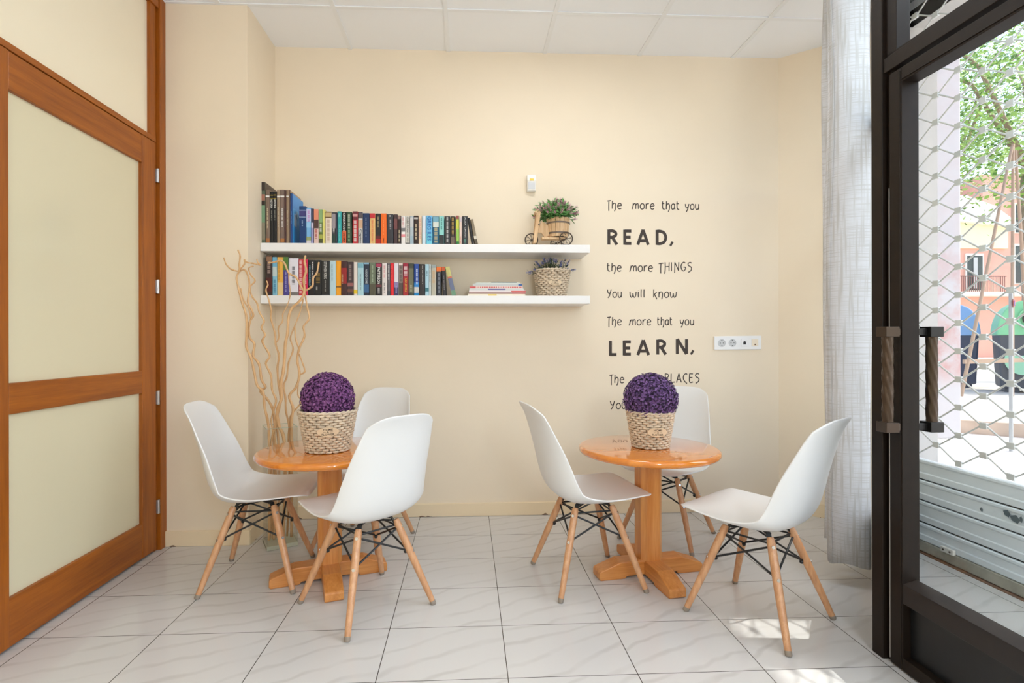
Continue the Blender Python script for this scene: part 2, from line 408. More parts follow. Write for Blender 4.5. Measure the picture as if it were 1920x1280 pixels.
for nm, hx, x_in, mb_ in (('pull_handle', 1.400, D0, m_block), ('pull_handle', 1.553, D1, m_dkblock)):
    hd = rope(MB(), hx, 1.712, .826, 1.117).build(nm, m_rope, dr, smooth=True)
    tag(hd, label='twisted bronze pull handle')
    for z in (.8125, 1.1295):
        MB().box(hx - .023, 1.689, z - .017, hx + .023, 1.735, z + .017).build('handle_block', mb_, hd, bevel=.002)
        e0, e1 = sorted((hx, x_in)); MB().box(e0, 1.704, z - .011, e1, 1.722, z + .011).build('handle_bracket', mb_, hd, bevel=.001)
fr2 = thing('door_frame', 'dark bronze frame posts around the entrance door', 'door frame', kind='structure')
m_seal = mat('pale_worn_edge', (150, 145, 138), .6)
MB().box(1.432, 1.774, 0, 1.505, 1.824, FZ).build('post', m_bronze, fr2, bevel=.003)
MB().box(1.452, 1.7535, 0, 1.50, 1.775, FZ).build('door_stop', m_bronze, fr2, bevel=.002)
MB().box(1.4385, 1.7512, .02, 1.4412, 1.7532, 1.62).build('worn_edge', m_seal, fr2)
MB().box(1.432, .745, 0, 1.505, .797, FZ).build('post', m_bronze, fr2, bevel=.003)
MB().box(1.438, .797, 2.022, 1.50, 1.775, 2.072).build('transom_bar', m_bronze, fr2, bevel=.002)
MB().box(1.446, .797, 2.072, 1.49, 1.774, 2.084).build('transom_bead', m_bronze, fr2, bevel=.002)
MB().box(1.446, 1.728, 2.078, 1.495, 1.775, FZ).build('transom_bead', m_bronze, fr2, bevel=.002)
win2 = thing('window_2', 'clear transom pane above the entrance door', 'window', kind='structure')
MB().box(1.478, .79, 2.08, 1.484, 1.73, FZ).build('glass_pane', m_glass, win2)
# window behind the curtain, running at an angle out to the shutter
win3 = thing('window_3', 'dark framed shop window running at an angle behind the curtain', 'window', kind='structure')
A = Vector((1.512, 1.826, 0)); U_ = Vector((.60, .80, 0)); LW = 1.52; nn = Vector((.80, -.60, 0))
def wpan(name, t0, t1, z0, z1, th, m_, off=0):
    c = A + U_ * (t0 + t1) / 2 + nn * off
    return MB().obox((c.x, c.y, (z0 + z1) / 2), U_ * (t1 - t0) / 2, nn * th / 2, (0, 0, (z1 - z0) / 2)).build(name, m_, win3, bevel=.002)
wpan('kick_panel', .0, LW, .03, .29, .035, m_bronze)
wpan('rail', .0, LW, .285, .345, .05, mat('bronze_rail_metal', (58, 50, 46), .3))
wpan('rail', .0, LW, 2.02, 2.09, .05, m_bronze)
wpan('head_rail', .0, LW, 2.86, FZ, .05, m_bronze)
wpan('stile', .0, .05, .34, FZ, .05, m_bronze)
wpan('stile', LW - .06, LW, .34, FZ, .05, m_bronze)
wpan('glass_pane', .04, LW - .04, .34, 2.03, .006, m_glass)
wpan('glass_pane', .04, LW - .04, 2.08, 2.87, .006, m_glass)
struct(MB().obox((A.x + U_.x * LW / 2 + nn.x * .005, A.y + U_.y * LW / 2 + nn.y * .005, .015), U_ * LW / 2, nn * .045, (0, 0, .015)).build('trim_2', mat('pale_marble_sill', (222, 222, 220), .25)), 'pale marble kerb under the angled window', 'sill')
# second shop window on the near side of the door
win4 = thing('window_4', 'shop window on the near side of the entrance door', 'window', kind='structure')
MB().box(1.42, -1.4, 0, 1.48, .745, .30).build('kick_panel', m_bronze, win4)
MB().box(1.42, -1.4, 2.86, 1.48, .745, FZ).build('head_rail', m_bronze, win4)
MB().box(1.447, -1.4, .3, 1.453, .745, 2.86).build('glass_pane', m_glass, win4)

# ------------------------------------------------------------------ curtain
def curtain():
    path = [(1.79, 2.60), (1.885, 2.52), (1.735, 2.47), (1.84, 2.42), (1.68, 2.405), (1.646, 2.345), (1.664, 2.298), (1.715, 2.270), (1.775, 2.266), (1.803, 2.305), (1.78, 2.345)]
    P = [Vector((x, y, 0)) for x, y in path]; C = catmull(P, 8)
    NZ = 40; z0, z1 = .098, FZ - .02
    vs = []; fs = []; n = len(C)
    for i in range(NZ + 1):
        t = i / NZ; z = z0 + (z1 - z0) * t
        for j, p in enumerate(C):
            s = j / n; d = Vector((.79, .61, 0))
            off = .006 * math.sin(7 * t + 5 * s) + .004 * math.sin(13 * t + 9 * s)
            side = Vector((.61, -.79, 0)); zz = z
            q = p + side * off
            c0 = Vector((1.72, 2.3, 0)); w = 1 + .0 * t
            tuck = max(0, 1 - t * 14) * .02
            q = q + (c0 - q) * tuck
            vs.append((q.x, q.y, zz + (.010 * math.cos(s * 20) if i == 0 else 0)))
    for i in range(NZ):
        for j in range(n - 1): fs.append((i * n + j, i * n + j + 1, (i + 1) * n + j + 1, (i + 1) * n + j))
    m = bpy.data.materials.new('white_linen'); m.use_nodes = True; nt = m.node_tree; b = nt.nodes['Principled BSDF']
    N = nt.nodes.new; L = nt.links.new
    tc = N('ShaderNodeTexCoord'); out = nt.nodes['Material Output']
    cols = []
    for sc in ((60, 60, 2.5), (3, 3, 150)):
        mp = N('ShaderNodeMapping'); mp.inputs['Scale'].default_value = sc; L(tc.outputs['Object'], mp.inputs[0])
        n_ = N('ShaderNodeTexNoise'); n_.inputs['Scale'].default_value = 1.6; n_.inputs['Detail'].default_value = 3; L(mp.outputs[0], n_.inputs['Vector'])
        r = N('ShaderNodeValToRGB'); r.color_ramp.elements[0].position = .36; r.color_ramp.elements[1].position = .52
        r.color_ramp.elements[0].color = (*lin((222, 221, 219)), 1); r.color_ramp.elements[1].color = (*lin((243, 244, 247)), 1); L(n_.outputs[0], r.inputs[0]); cols.append(r.outputs[0])
    mx = N('ShaderNodeMix'); mx.data_type = 'RGBA'; mx.blend_type = 'DARKEN'; mx.inputs['Factor'].default_value = .8
    L(cols[0], mx.inputs['A']); L(cols[1], mx.inputs['B']); L(mx.outputs['Result'], b.inputs['Base Color']); b.inputs['Roughness'].default_value = .9
    b.inputs['Specular IOR Level'].default_value = .1
    tr = N('ShaderNodeBsdfTranslucent'); L(mx.outputs['Result'], tr.inputs[0])
    ms = N('ShaderNodeMixShader'); ms.inputs[0].default_value = .45
    L(b.outputs[0], ms.inputs[1]); L(tr.outputs[0], ms.inputs[2]); L(ms.outputs[0], out.inputs[0])
    t = thing('curtain', 'white linen curtain gathered beside the dark entrance door', 'curtain', (0, 0, 0))
    mb = MB(); mb.add(vs, fs); o = mb.build('curtain_fabric', m, t, smooth=True)
    so = o.modifiers.new('thick', 'SOLIDIFY'); so.thickness = .0025
    hem = MB()
    k0 = 5 * 8 - 2
    hem.add([(x + dx, y + dy, z) for (x, y, z), dx, dy in [((vs[i * n + k0 + q][0], vs[i * n + k0 + q][1], vs[i * n + k0 + q][2]), -.0035, -.0035) for i in range(NZ + 1) for q in (0, 4)]],
            [(2 * i, 2 * i + 1, 2 * i + 3, 2 * i + 2) for i in range(NZ)])
    h = hem.build('side_hem', m, t, smooth=True); so = h.modifiers.new('thick', 'SOLIDIFY'); so.thickness = .002
    rod = MB().cyl((1.56, 2.14, FZ - .03), (2.05, 2.80, FZ - .03), .011, n=10).build('curtain_rod', m_steel, t, smooth='auto')
curtain()

# ------------------------------------------------------------------ chairs
m_shell = mat('white_moulded_plastic', (231, 231, 230), .36, spec=.45)
m_beech = wood('beech_leg', (188, 132, 90), (222, 172, 128), 'Z', 1.5, .38, .15)
m_wire = mat('black_wire_steel', (28, 29, 30), .38)
m_glide = mat('grey_foot_glide', (150, 138, 125), .6)
m_bolt = mat('chrome_bolt', (205, 205, 205), .25, metal=1)
PROF = [(.247, .398), (.245, .411), (.232, .420), (.198, .421), (.15, .411), (.07, .394), (0, .382), (-.07, .379), (-.12, .388), (-.160, .414), (-.190, .462), (-.211, .53), (-.229, .61), (-.249, .69), (-.272, .765), (-.302, .822)]
def interp(t, T, V):
    if t <= T[0]: return V[0]
    for i in range(len(T) - 1):
        if t <= T[i + 1]:
            f = (t - T[i]) / (T[i + 1] - T[i]); m0 = (V[i + 1] - V[max(i - 1, 0)]) / (T[i + 1] - T[max(i - 1, 0)]); j = min(i + 2, len(T) - 1); m1 = (V[j] - V[i]) / (T[j] - T[i]); h = T[i + 1] - T[i]
            return (2 * f ** 3 - 3 * f * f + 1) * V[i] + (f ** 3 - 2 * f * f + f) * h * m0 + (3 * f * f - 2 * f ** 3) * V[i + 1] + (f ** 3 - f * f) * h * m1
    return V[-1]
def shell_mesh():
    C = catmull([(x, 0, z) for x, z in PROF], 8); S_ = [0]
    for a, b in zip(C, C[1:]): S_.append(S_[-1] + (b - a).length)
    Ltot = S_[-1]
    def at(s):
        s = min(max(s, 0), Ltot)
        for i in range(len(C) - 1):
            if s <= S_[i + 1] + 1e-9:
                f = (s - S_[i]) / max(1e-9, S_[i + 1] - S_[i]); p = C[i].lerp(C[i + 1], f); t = (C[i + 1] - C[i]).normalized(); return p, t
        return C[-1], (C[-1] - C[-2]).normalized()
    NU, NV = 44, 26; vs = []; fs = []
    for i in range(NU + 1):
        for j in range(NV + 1):
            v = -1 + 2 * j / NV; av = abs(v)
            sa = .050 * av ** 4; sb = Ltot - .055 * av ** 4
            u = i / NU; s = sa + (sb - sa) * u; p, t = at(s); q = s / Ltot
            w = interp(q, [0, .10, .25, .42, .55, .70, .85, 1], [.190, .208, .221, .219, .207, .190, .168, .137])
            lift = interp(q, [0, .08, .25, .42, .55, .68, .82, 1], [.0, .006, .030, .060, .074, .066, .040, .010])
            n = Vector((-t.z, 0, t.x))
            if n.z < 0 and q < .3: n = -n
            n = Vector((t.z, 0, -t.x))  # towards the sitter
            if q < .4 and n.z < 0: n = Vector((0, 0, 1)) if q < .02 else -n
            y = w * (v * (1 - .10 * av ** 3)) / .9
            pos = p + n * lift * av ** 2.6
            vs.append((pos.x, y, pos.z))
    for i in range(NU):
        for j in range(NV): a = i * (NV + 1) + j; fs.append((a, a + 1, a + NV + 2, a + NV + 1))
    return vs, fs
def make_chair():
    t = thing('shell_chair', None, 'chair')
    vs, fs = shell_mesh(); mb = MB(); mb.add(vs, fs); sh = mb.build('seat_shell', m_shell, t, smooth=True)
    so = sh.modifiers.new('thick', 'SOLIDIFY'); so.thickness = .0065; so.offset = 0
    bv = sh.modifiers.new('round', 'BEVEL'); bv.width = .0022; bv.segments = 2; bv.limit_method = 'ANGLE'; bv.angle_limit = math.radians(50)
    top, foot = .088, .2
    zt = .352
    def leg_pt(sx, sy, z):
        f = (zt - z) / zt; q = top + (foot - top) * f; return Vector((sx * q, sy * q, z))
    for sx, sy in ((-1, -1), (1, -1), (1, 1), (-1, 1)):
        zs = [.012, .06, .18, .30, .345, zt + .004]; rs = [.0115, .0128, .0152, .0158, .0148, .0115]
        lg = MB().tube([leg_pt(sx, sy, z) for z in zs], rs, 14).build('leg', m_beech, t, smooth='auto')
        MB().tube([leg_pt(sx, sy, .0), leg_pt(sx, sy, .003), leg_pt(sx, sy, .016)], [.0095, .0118, .0124], 14).build('foot_glide', m_glide, lg, smooth='auto')
        for z in (.325, .222):
            p = leg_pt(sx, sy, z); d = Vector((sx, sy, .35)).normalized()
            MB().cyl(p + d * .0135, p + d * .0168, .0062, n=12).build('bolt', m_bolt, lg, smooth='auto')
        a = leg_pt(sx, sy, .34); k = Vector((sx, sy, 0)).normalized()
        br = MB(); br.beam(a - k * .004 + Vector((0, 0, -.012)), a - k * .026 + Vector((0, 0, .026)), .018, .006, up=k)
        br.beam(a - k * .022 + Vector((0, 0, .024)), Vector((sx * .045, sy * .045, .368)), .02, .005)
        br.build('bracket', m_wire, t, bevel=.001)
    w = MB(); knobs = []
    cs = [(-1, -1), (1, -1), (1, 1), (-1, 1)]
    for i in range(4):
        a, b = cs[i], cs[(i + 1) % 4]
        for p, q in ((a, b), (b, a)):
            lo = leg_pt(*p, .222); hi = leg_pt(*q, .326)
            d = (hi - lo).normalized(); lo2 = lo + d * .016; hi2 = hi - d * .012
            inn = Vector((-(a[0] + b[0]), -(a[1] + b[1]), 0)).normalized() * .006
            w.tube([lo2 + inn, hi2 + inn * .3], .0042, 8)
        lo = leg_pt(*a, .222); k = Vector((a[0], a[1], 0)).normalized(); w.sphere(lo - k * .019, .0085, 8, 6)
        # upper ring
        w.tube([leg_pt(*a, .332) - k * .012, leg_pt(*b, .332) - Vector((b[0], b[1], 0)).normalized() * .012], .004, 8)
    w.tube([(-.075, -.075, .352), (.075, .075, .352)], .004, 8); w.tube([(.075, -.075, .358), (-.075, .075, .358)], .004, 8)
    w.build('wire_brace', m_wire, t, smooth='auto')
    return t
chair0 = make_chair()
CH = [(-.976, 2.544, 4.0, 'white shell chair left of the left table, side-on, back towards the wooden door'),
      (-.426, 2.254, 131.2, 'white shell chair nearest the viewer at the left table, seen from behind'),
      (-.570, 2.945, 250.0, 'white shell chair behind the left table, by the wall under the shelves'),
      (.549, 2.452, 10.0, 'white shell chair left of the right table, side-on in mid-room'),
      (1.118, 2.945, 230.0, 'white shell chair behind the right table under the wall writing'),
      (1.163, 2.083, 125.5, 'white shell chair nearest the curtain and entrance door, right of the right table')]
for i, (x, y, a, lb) in enumerate(CH):
    c = chair0 if i == 0 else copy_tree(chair0)
    c.location = (x, y, 0); c.rotation_euler = (0, 0, math.radians(a)); c['label'] = lb; c['group'] = 'white shell chairs round the two tables'

# ------------------------------------------------------------------ tables
w_top = wood('orange_table_top', (204, 108, 16), (234, 146, 42), 'X', .55, .14, 1.0, stretch=9)
w_col = wood('honey_table_post', (194, 116, 48), (228, 162, 92), 'Z', .8, .36, .3)
w_arm = wood('honey_table_foot', (186, 110, 44), (222, 154, 84), 'X', .9, .4, .25)
def make_table():
    t = thing('round_table', None, 'table')
    R = .325
    prof = [(0, .566), (R - .022, .566), (R - .008, .570), (R - .001, .578), (R, .585), (R - .002, .592), (R - .008, .5975), (R - .018, .5995), (0, .6)]
    MB().lathe(prof[1:-1], 72).build('tabletop', w_top, t, smooth='auto')
    a, c = .053, .022
    po = [(a, -a + c), (a, a - c), (a - c, a), (-a + c, a), (-a, a - c), (-a, -a + c), (-a + c, -a), (a - c, -a)]
    MB().prism(po, .068, .566).build('post', w_col, t, bevel=.0015)
    for k in range(4):
        side = [(.0, .012), (.125, .012), (.135, 0), (.255, 0), (.262, .006), (.262, .036), (.255, .043), (.155, .078), (0, .078)]
        if k % 2: side = [(max(x, .041), z) for x, z in side]
        mb = MB().slab([(x, -.040, z) for x, z in side], (0, .080, 0)); 
        rot = Matrix.Rotation(k * pi / 2, 4, 'Z')
        o = mb.build('foot', w_arm, t, bevel=.004); o.rotation_euler.z = k * pi / 2
        if k == 2: pass
    mp = MB().prism([(x * 2.0, y * 2.0) for x, y in po], .552, .5655).build('top_plate', w_col, t)
    return t
tb = make_table(); tb.location = (-.648, 2.522, 0); tb.rotation_euler.z = math.radians(18.5)
tb['label'] = 'round orange wood pedestal table on the left, in front of the branch vase'; tb['group'] = 'round pedestal tables'
tb2 = copy_tree(tb); tb2.location = (.853, 2.487, 0); tb2.rotation_euler.z = math.radians(9)
tb2['label'] = 'round orange wood pedestal table on the right, below the wall writing'

# ------------------------------------------------------------------ wicker baskets with flowers
m_wick = mat('whitewashed_wicker', (212, 194, 170), .7, bump=.3, bscale=120, vary=.22, vscale=60)
m_wick_in = mat('wicker_lining', (120, 96, 72), .9)
m_tag = mat('pale_wood_oval', (226, 204, 172), .6)
m_ink = mat('dark_print_ink', (74, 58, 46), .7)
def letters(mb, s, height, width, M, mi=0, depth=.0004):
    """flat word centred at the matrix origin, in its XY plane"""
    v, f, w, h = text_geo(s)
    sx = width / w; sy = height / h
    mb.add([M @ Vector(((x - w / 2) * sx, (y - h / 2) * sy, depth)) for x, y in v], f, mi)
def make_basket(parent, rt, rb, h, rows, stakes, face, tagz=.48, tagw=.042):
    """woven tapered pot; face = angle of the oval tag"""
    weave = MB()
    for i in range(rows):
        z = h * (i + .5) / rows * .97; r = rb + (rt - rb) * z / h; n = stakes * 4
        pts = []
        for k in range(n):
            a = 2 * pi * k / n; s = math.cos(stakes / 2 * a + pi * i) 
            pts.append(((r + .0042 * s) * math.cos(a), (r + .0042 * s) * math.sin(a), z + .0012 * math.sin(stakes * .37 * a + i * 2.1)))
        weave.tube(pts, h / rows * .505, 8, closed=True)
    weave.build('woven_side', m_wick, parent, smooth=True)
    st = MB()
    for k in range(stakes):
        a = 2 * pi * k / stakes
        st.tube([((rb) * math.cos(a), rb * math.sin(a), .002), (rt * math.cos(a), rt * math.sin(a), h * .99)], .0022, 6)
    st.build('stake_ring', m_wick_in, parent, smooth=True)
    rim = MB()
    for q in range(2):
        pts = [((rt + .002 + .0035 * math.cos(14 * a + pi * q)) * math.cos(a), (rt + .002 + .0035 * math.cos(14 * a + pi * q)) * math.sin(a), h + .0035 * math.sin(14 * a + pi * q)) for a in [2 * pi * k / 112 for k in range(112)]]
        rim.tube(pts, .0048, 6, closed=True)
    rim.build('braided_rim', m_wick, parent, smooth=True)
    MB().lathe([(rb - .004, .001), (rb - .004, .006), (rt - .008, h * .93), (0.0005, h * .93)], 36).build('lining', m_wick_in, parent, smooth='auto')
    z = h * tagz; r = rb + (rt - rb) * z / h + .013; sl = math.atan2(rt - rb, h)
    d = Vector((math.cos(face), math.sin(face), 0)); sd = Vector((-math.sin(face), math.cos(face), 0)); nrm = (d * math.cos(sl) - Vector((0, 0, 1)) * math.sin(sl)); up = nrm.cross(sd)
    def bend(u, v, lift):
        a = face + u / r
        return Vector(((r + lift + v * math.sin(sl)) * math.cos(a), (r + lift + v * math.sin(sl)) * math.sin(a), z + v * math.cos(sl)))
    ov = MB(); ring = [(tagw * math.cos(a), tagw * .46 * math.sin(a)) for a in [2 * pi * k / 40 for k in range(40)]]
    P = []; rad = [0, .5, 1]
    vs = [bend(0, 0, .003)]; fs = []
    for q in (.5, 1): vs += [bend(u * q, v * q, .003) for u, v in ring]
    vs += [bend(u, v, -.002) for u, v in ring]
    for k in range(40):
        k2 = (k + 1) % 40; fs += [(0, 1 + k, 1 + k2), (1 + k, 41 + k, 41 + k2, 1 + k2), (41 + k, 81 + k, 81 + k2, 41 + k2)]
    ov.add(vs, fs); og = ov.build('oval_tag', m_tag, parent, smooth='auto')
    tx = MB()
    def word(s, u0, v0, w_, h_):
        v, f, w, h2 = text_geo(s)
        tx.add([bend(u0 + (x - w / 2) * w_ / w, v0 + (y - h2 / 2) * h_ / h2, .0036) for x, y in v], f)
    word('HOME', 0, tagw * .235, tagw * .82, tagw * .20); word('&', 0, 0, tagw * .18, tagw * .19); word('FLOWER', 0, -tagw * .235, tagw * 1.12, tagw * .20)
    for s in (-1, 1):
        tx.add([bend(s * tagw * a, b, .0036) for a, b in ((.16, -.0005), (.42, -.0005), (.42, .0005), (.16, .0005))], [(0, 1, 2, 3) if s > 0 else (3, 2, 1, 0)])
    tx.build('tag_lettering', m_ink, og)
def blossom_ball(parent, c, R, n, m_list, seed):
    rnd = random.Random(seed); mb = MB()
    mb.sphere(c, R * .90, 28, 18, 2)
    ga = pi * (3 - 5 ** .5)
    for i in range(n):
        z = 1 - 2 * (i + .5) / n
        if z < -.82: continue
        r = math.sqrt(1 - z * z); a = ga * i
        d = Vector((r * math.cos(a), r * math.sin(a), z)); d = (d + Vector((rnd.uniform(-.06, .06), rnd.uniform(-.06, .06), rnd.uniform(-.06, .06)))).normalized()
        p = Vector(c) + d * R * rnd.uniform(.90, 1.015); u = d.orthogonal().normalized(); w = d.cross(u); s = R * rnd.uniform(.042, .066); ph = rnd.uniform(0, pi); mi = 0 if rnd.random() < .62 else 1
        if rnd.random() < .12: mi = 2
        for k in range(4):
            q = ph + k * pi / 2; e = u * math.cos(q) + w * math.sin(q); f = u * math.cos(q + .78) + w * math.sin(q + .78); g_ = u * math.cos(q - .78) + w * math.sin(q - .78)
            mb.add([p - d * s * .35, p + g_ * s * .62 + d * s * .15, p + e * s + d * s * rnd.uniform(.2, .6), p + f * s * .62 + d * s * .15], [(0, 1, 2, 3)], mi)
    return mb.build('flower_ball', m_list, parent)
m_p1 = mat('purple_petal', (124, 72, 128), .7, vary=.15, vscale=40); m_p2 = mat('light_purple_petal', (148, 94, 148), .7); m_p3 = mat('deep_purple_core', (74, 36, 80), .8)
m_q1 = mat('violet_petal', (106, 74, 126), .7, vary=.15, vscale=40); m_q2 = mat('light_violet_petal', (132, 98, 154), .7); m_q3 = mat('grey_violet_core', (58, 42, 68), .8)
b1 = thing('flower_basket', 'large wicker basket with a round purple flower ball on the left table', 'flower basket', (-.645, 2.482, .6015), 0, 'wicker flower baskets')
make_basket(b1, .126, .092, .182, 15, 40, math.radians(-75), .56, .047)
blossom_ball(b1, (0, 0, .236), .121, 2600, [m_p1, m_p2, m_p3], 3)
b2 = thing('flower_basket', 'smaller wicker basket with a round violet flower ball on the right table', 'flower basket', (.862, 2.478, .6015), 0, 'wicker flower baskets')
make_basket(b2, .105, .078, .166, 14, 36, math.radians(-91), .50, .045)
blossom_ball(b2, (.0, 0, .222), .124, 2600, [m_q1, m_q2, m_q3], 5)

# ------------------------------------------------------------------ shelves
m_shelf = mat('white_shelf_foil', (238, 237, 236), .4)
ZU, ZL = 1.667, 1.366
for nm, zt, lb in (('wall_shelf', ZU, 'white floating wall shelf, the upper one, carrying books and a tricycle planter'), ('wall_shelf', ZL, 'white floating wall shelf, the lower one, carrying books, magazines and a flower basket')):
    MB().box(-1.188, 3.11, zt - .047, .722, 3.355, zt).build(nm, m_shelf, None, bevel=.0015, label=lb, cat='shelf', group='floating wall shelves')

# ------------------------------------------------------------------ books
m_page = mat('book_paper', (226, 214, 190), .9)
WHT, CRM, BLK, GLD = (232, 230, 226), (226, 208, 170), (34, 32, 32), (196, 158, 82)
def cover(rgb): return mat('book_cover_%d_%d_%d' % rgb, rgb, .42, spec=.4)
def book(x, w, h, z, rgb, lb, depth=.112, bands=(), texts=(), side=None, grp='', lean=0, y=3.135, front_art=None):
    t = thing('book', lb, 'book', (x + w / 2, y, z), 0, grp)
    c = cover(rgb); k = .0013; hw = w / 2
    mb = MB(); arc = [(-hw, .0035), (-hw + .0006, .0016), (-hw + .003, .0004), (0, 0), (hw - .003, .0004), (hw - .0006, .0016), (hw, .0035)] if w > .012 else [(-hw, .001), (0, 0), (hw, .001)]
    mb.prism(arc + [(hw, depth), (hw - k, depth), (hw - k, .005), (-hw + k, .005), (-hw + k, depth), (-hw, depth)], 0, h)
    mb.build('cover', c, t)
    if w > .007: MB().box(-hw + k, .0051, .002, hw - k, depth - .003, h - .0025).build('page_block', m_page, t)
    e = .0003
    if bands:
        for i, (z0, z1, col) in enumerate(bands):
            MB().box(-hw + .0008, -e - .00025 * i, h * z0, hw - .0008, .0016, h * z1).build('spine_band', cover(col), t)
    for s, col, z0, z1, fw, xo in texts:
        tm = MB(); M = Matrix(((0, 1, 0, xo * w), (0, 0, -1, -.0016), (-1, 0, 0, h * (z0 + z1) / 2), (0, 0, 0, 1)))
        if s is None:
            # tiny unreadable print: a fine row of ticks
            n = int((z1 - z0) * h / .0042)
            for i in range(n):
                if i % 6 == 5: continue
                zz = h * z1 - (i + .5) * .0042
                tm.add([(xo * w + a * fw * w / 2, -.0016, zz + b) for a, b in ((-1, -.0013), (1, -.0013), (1, .0011), (-1, .0011))], [(0, 1, 2, 3)])
        else:
            letters(tm, s, fw * w, (z1 - z0) * h, M, depth=0)
        tm.build('spine_lettering', cover(col), t)
    if side:
        for i, (y0, y1, z0, z1, col) in enumerate(side):
            sm2 = MB().box(hw - .0004, y0, h * z0, hw + .0003 + .0003 * (i // 3), y1, h * z1); sm2.build('cover_picture', cover(col), t)
    if lean:
        t.rotation_euler.y = lean; t.location.z += w / 2 * abs(math.sin(lean)) + .0003; t.location.x -= w / 2 * (1 - math.cos(lean))
    return t
TK = None
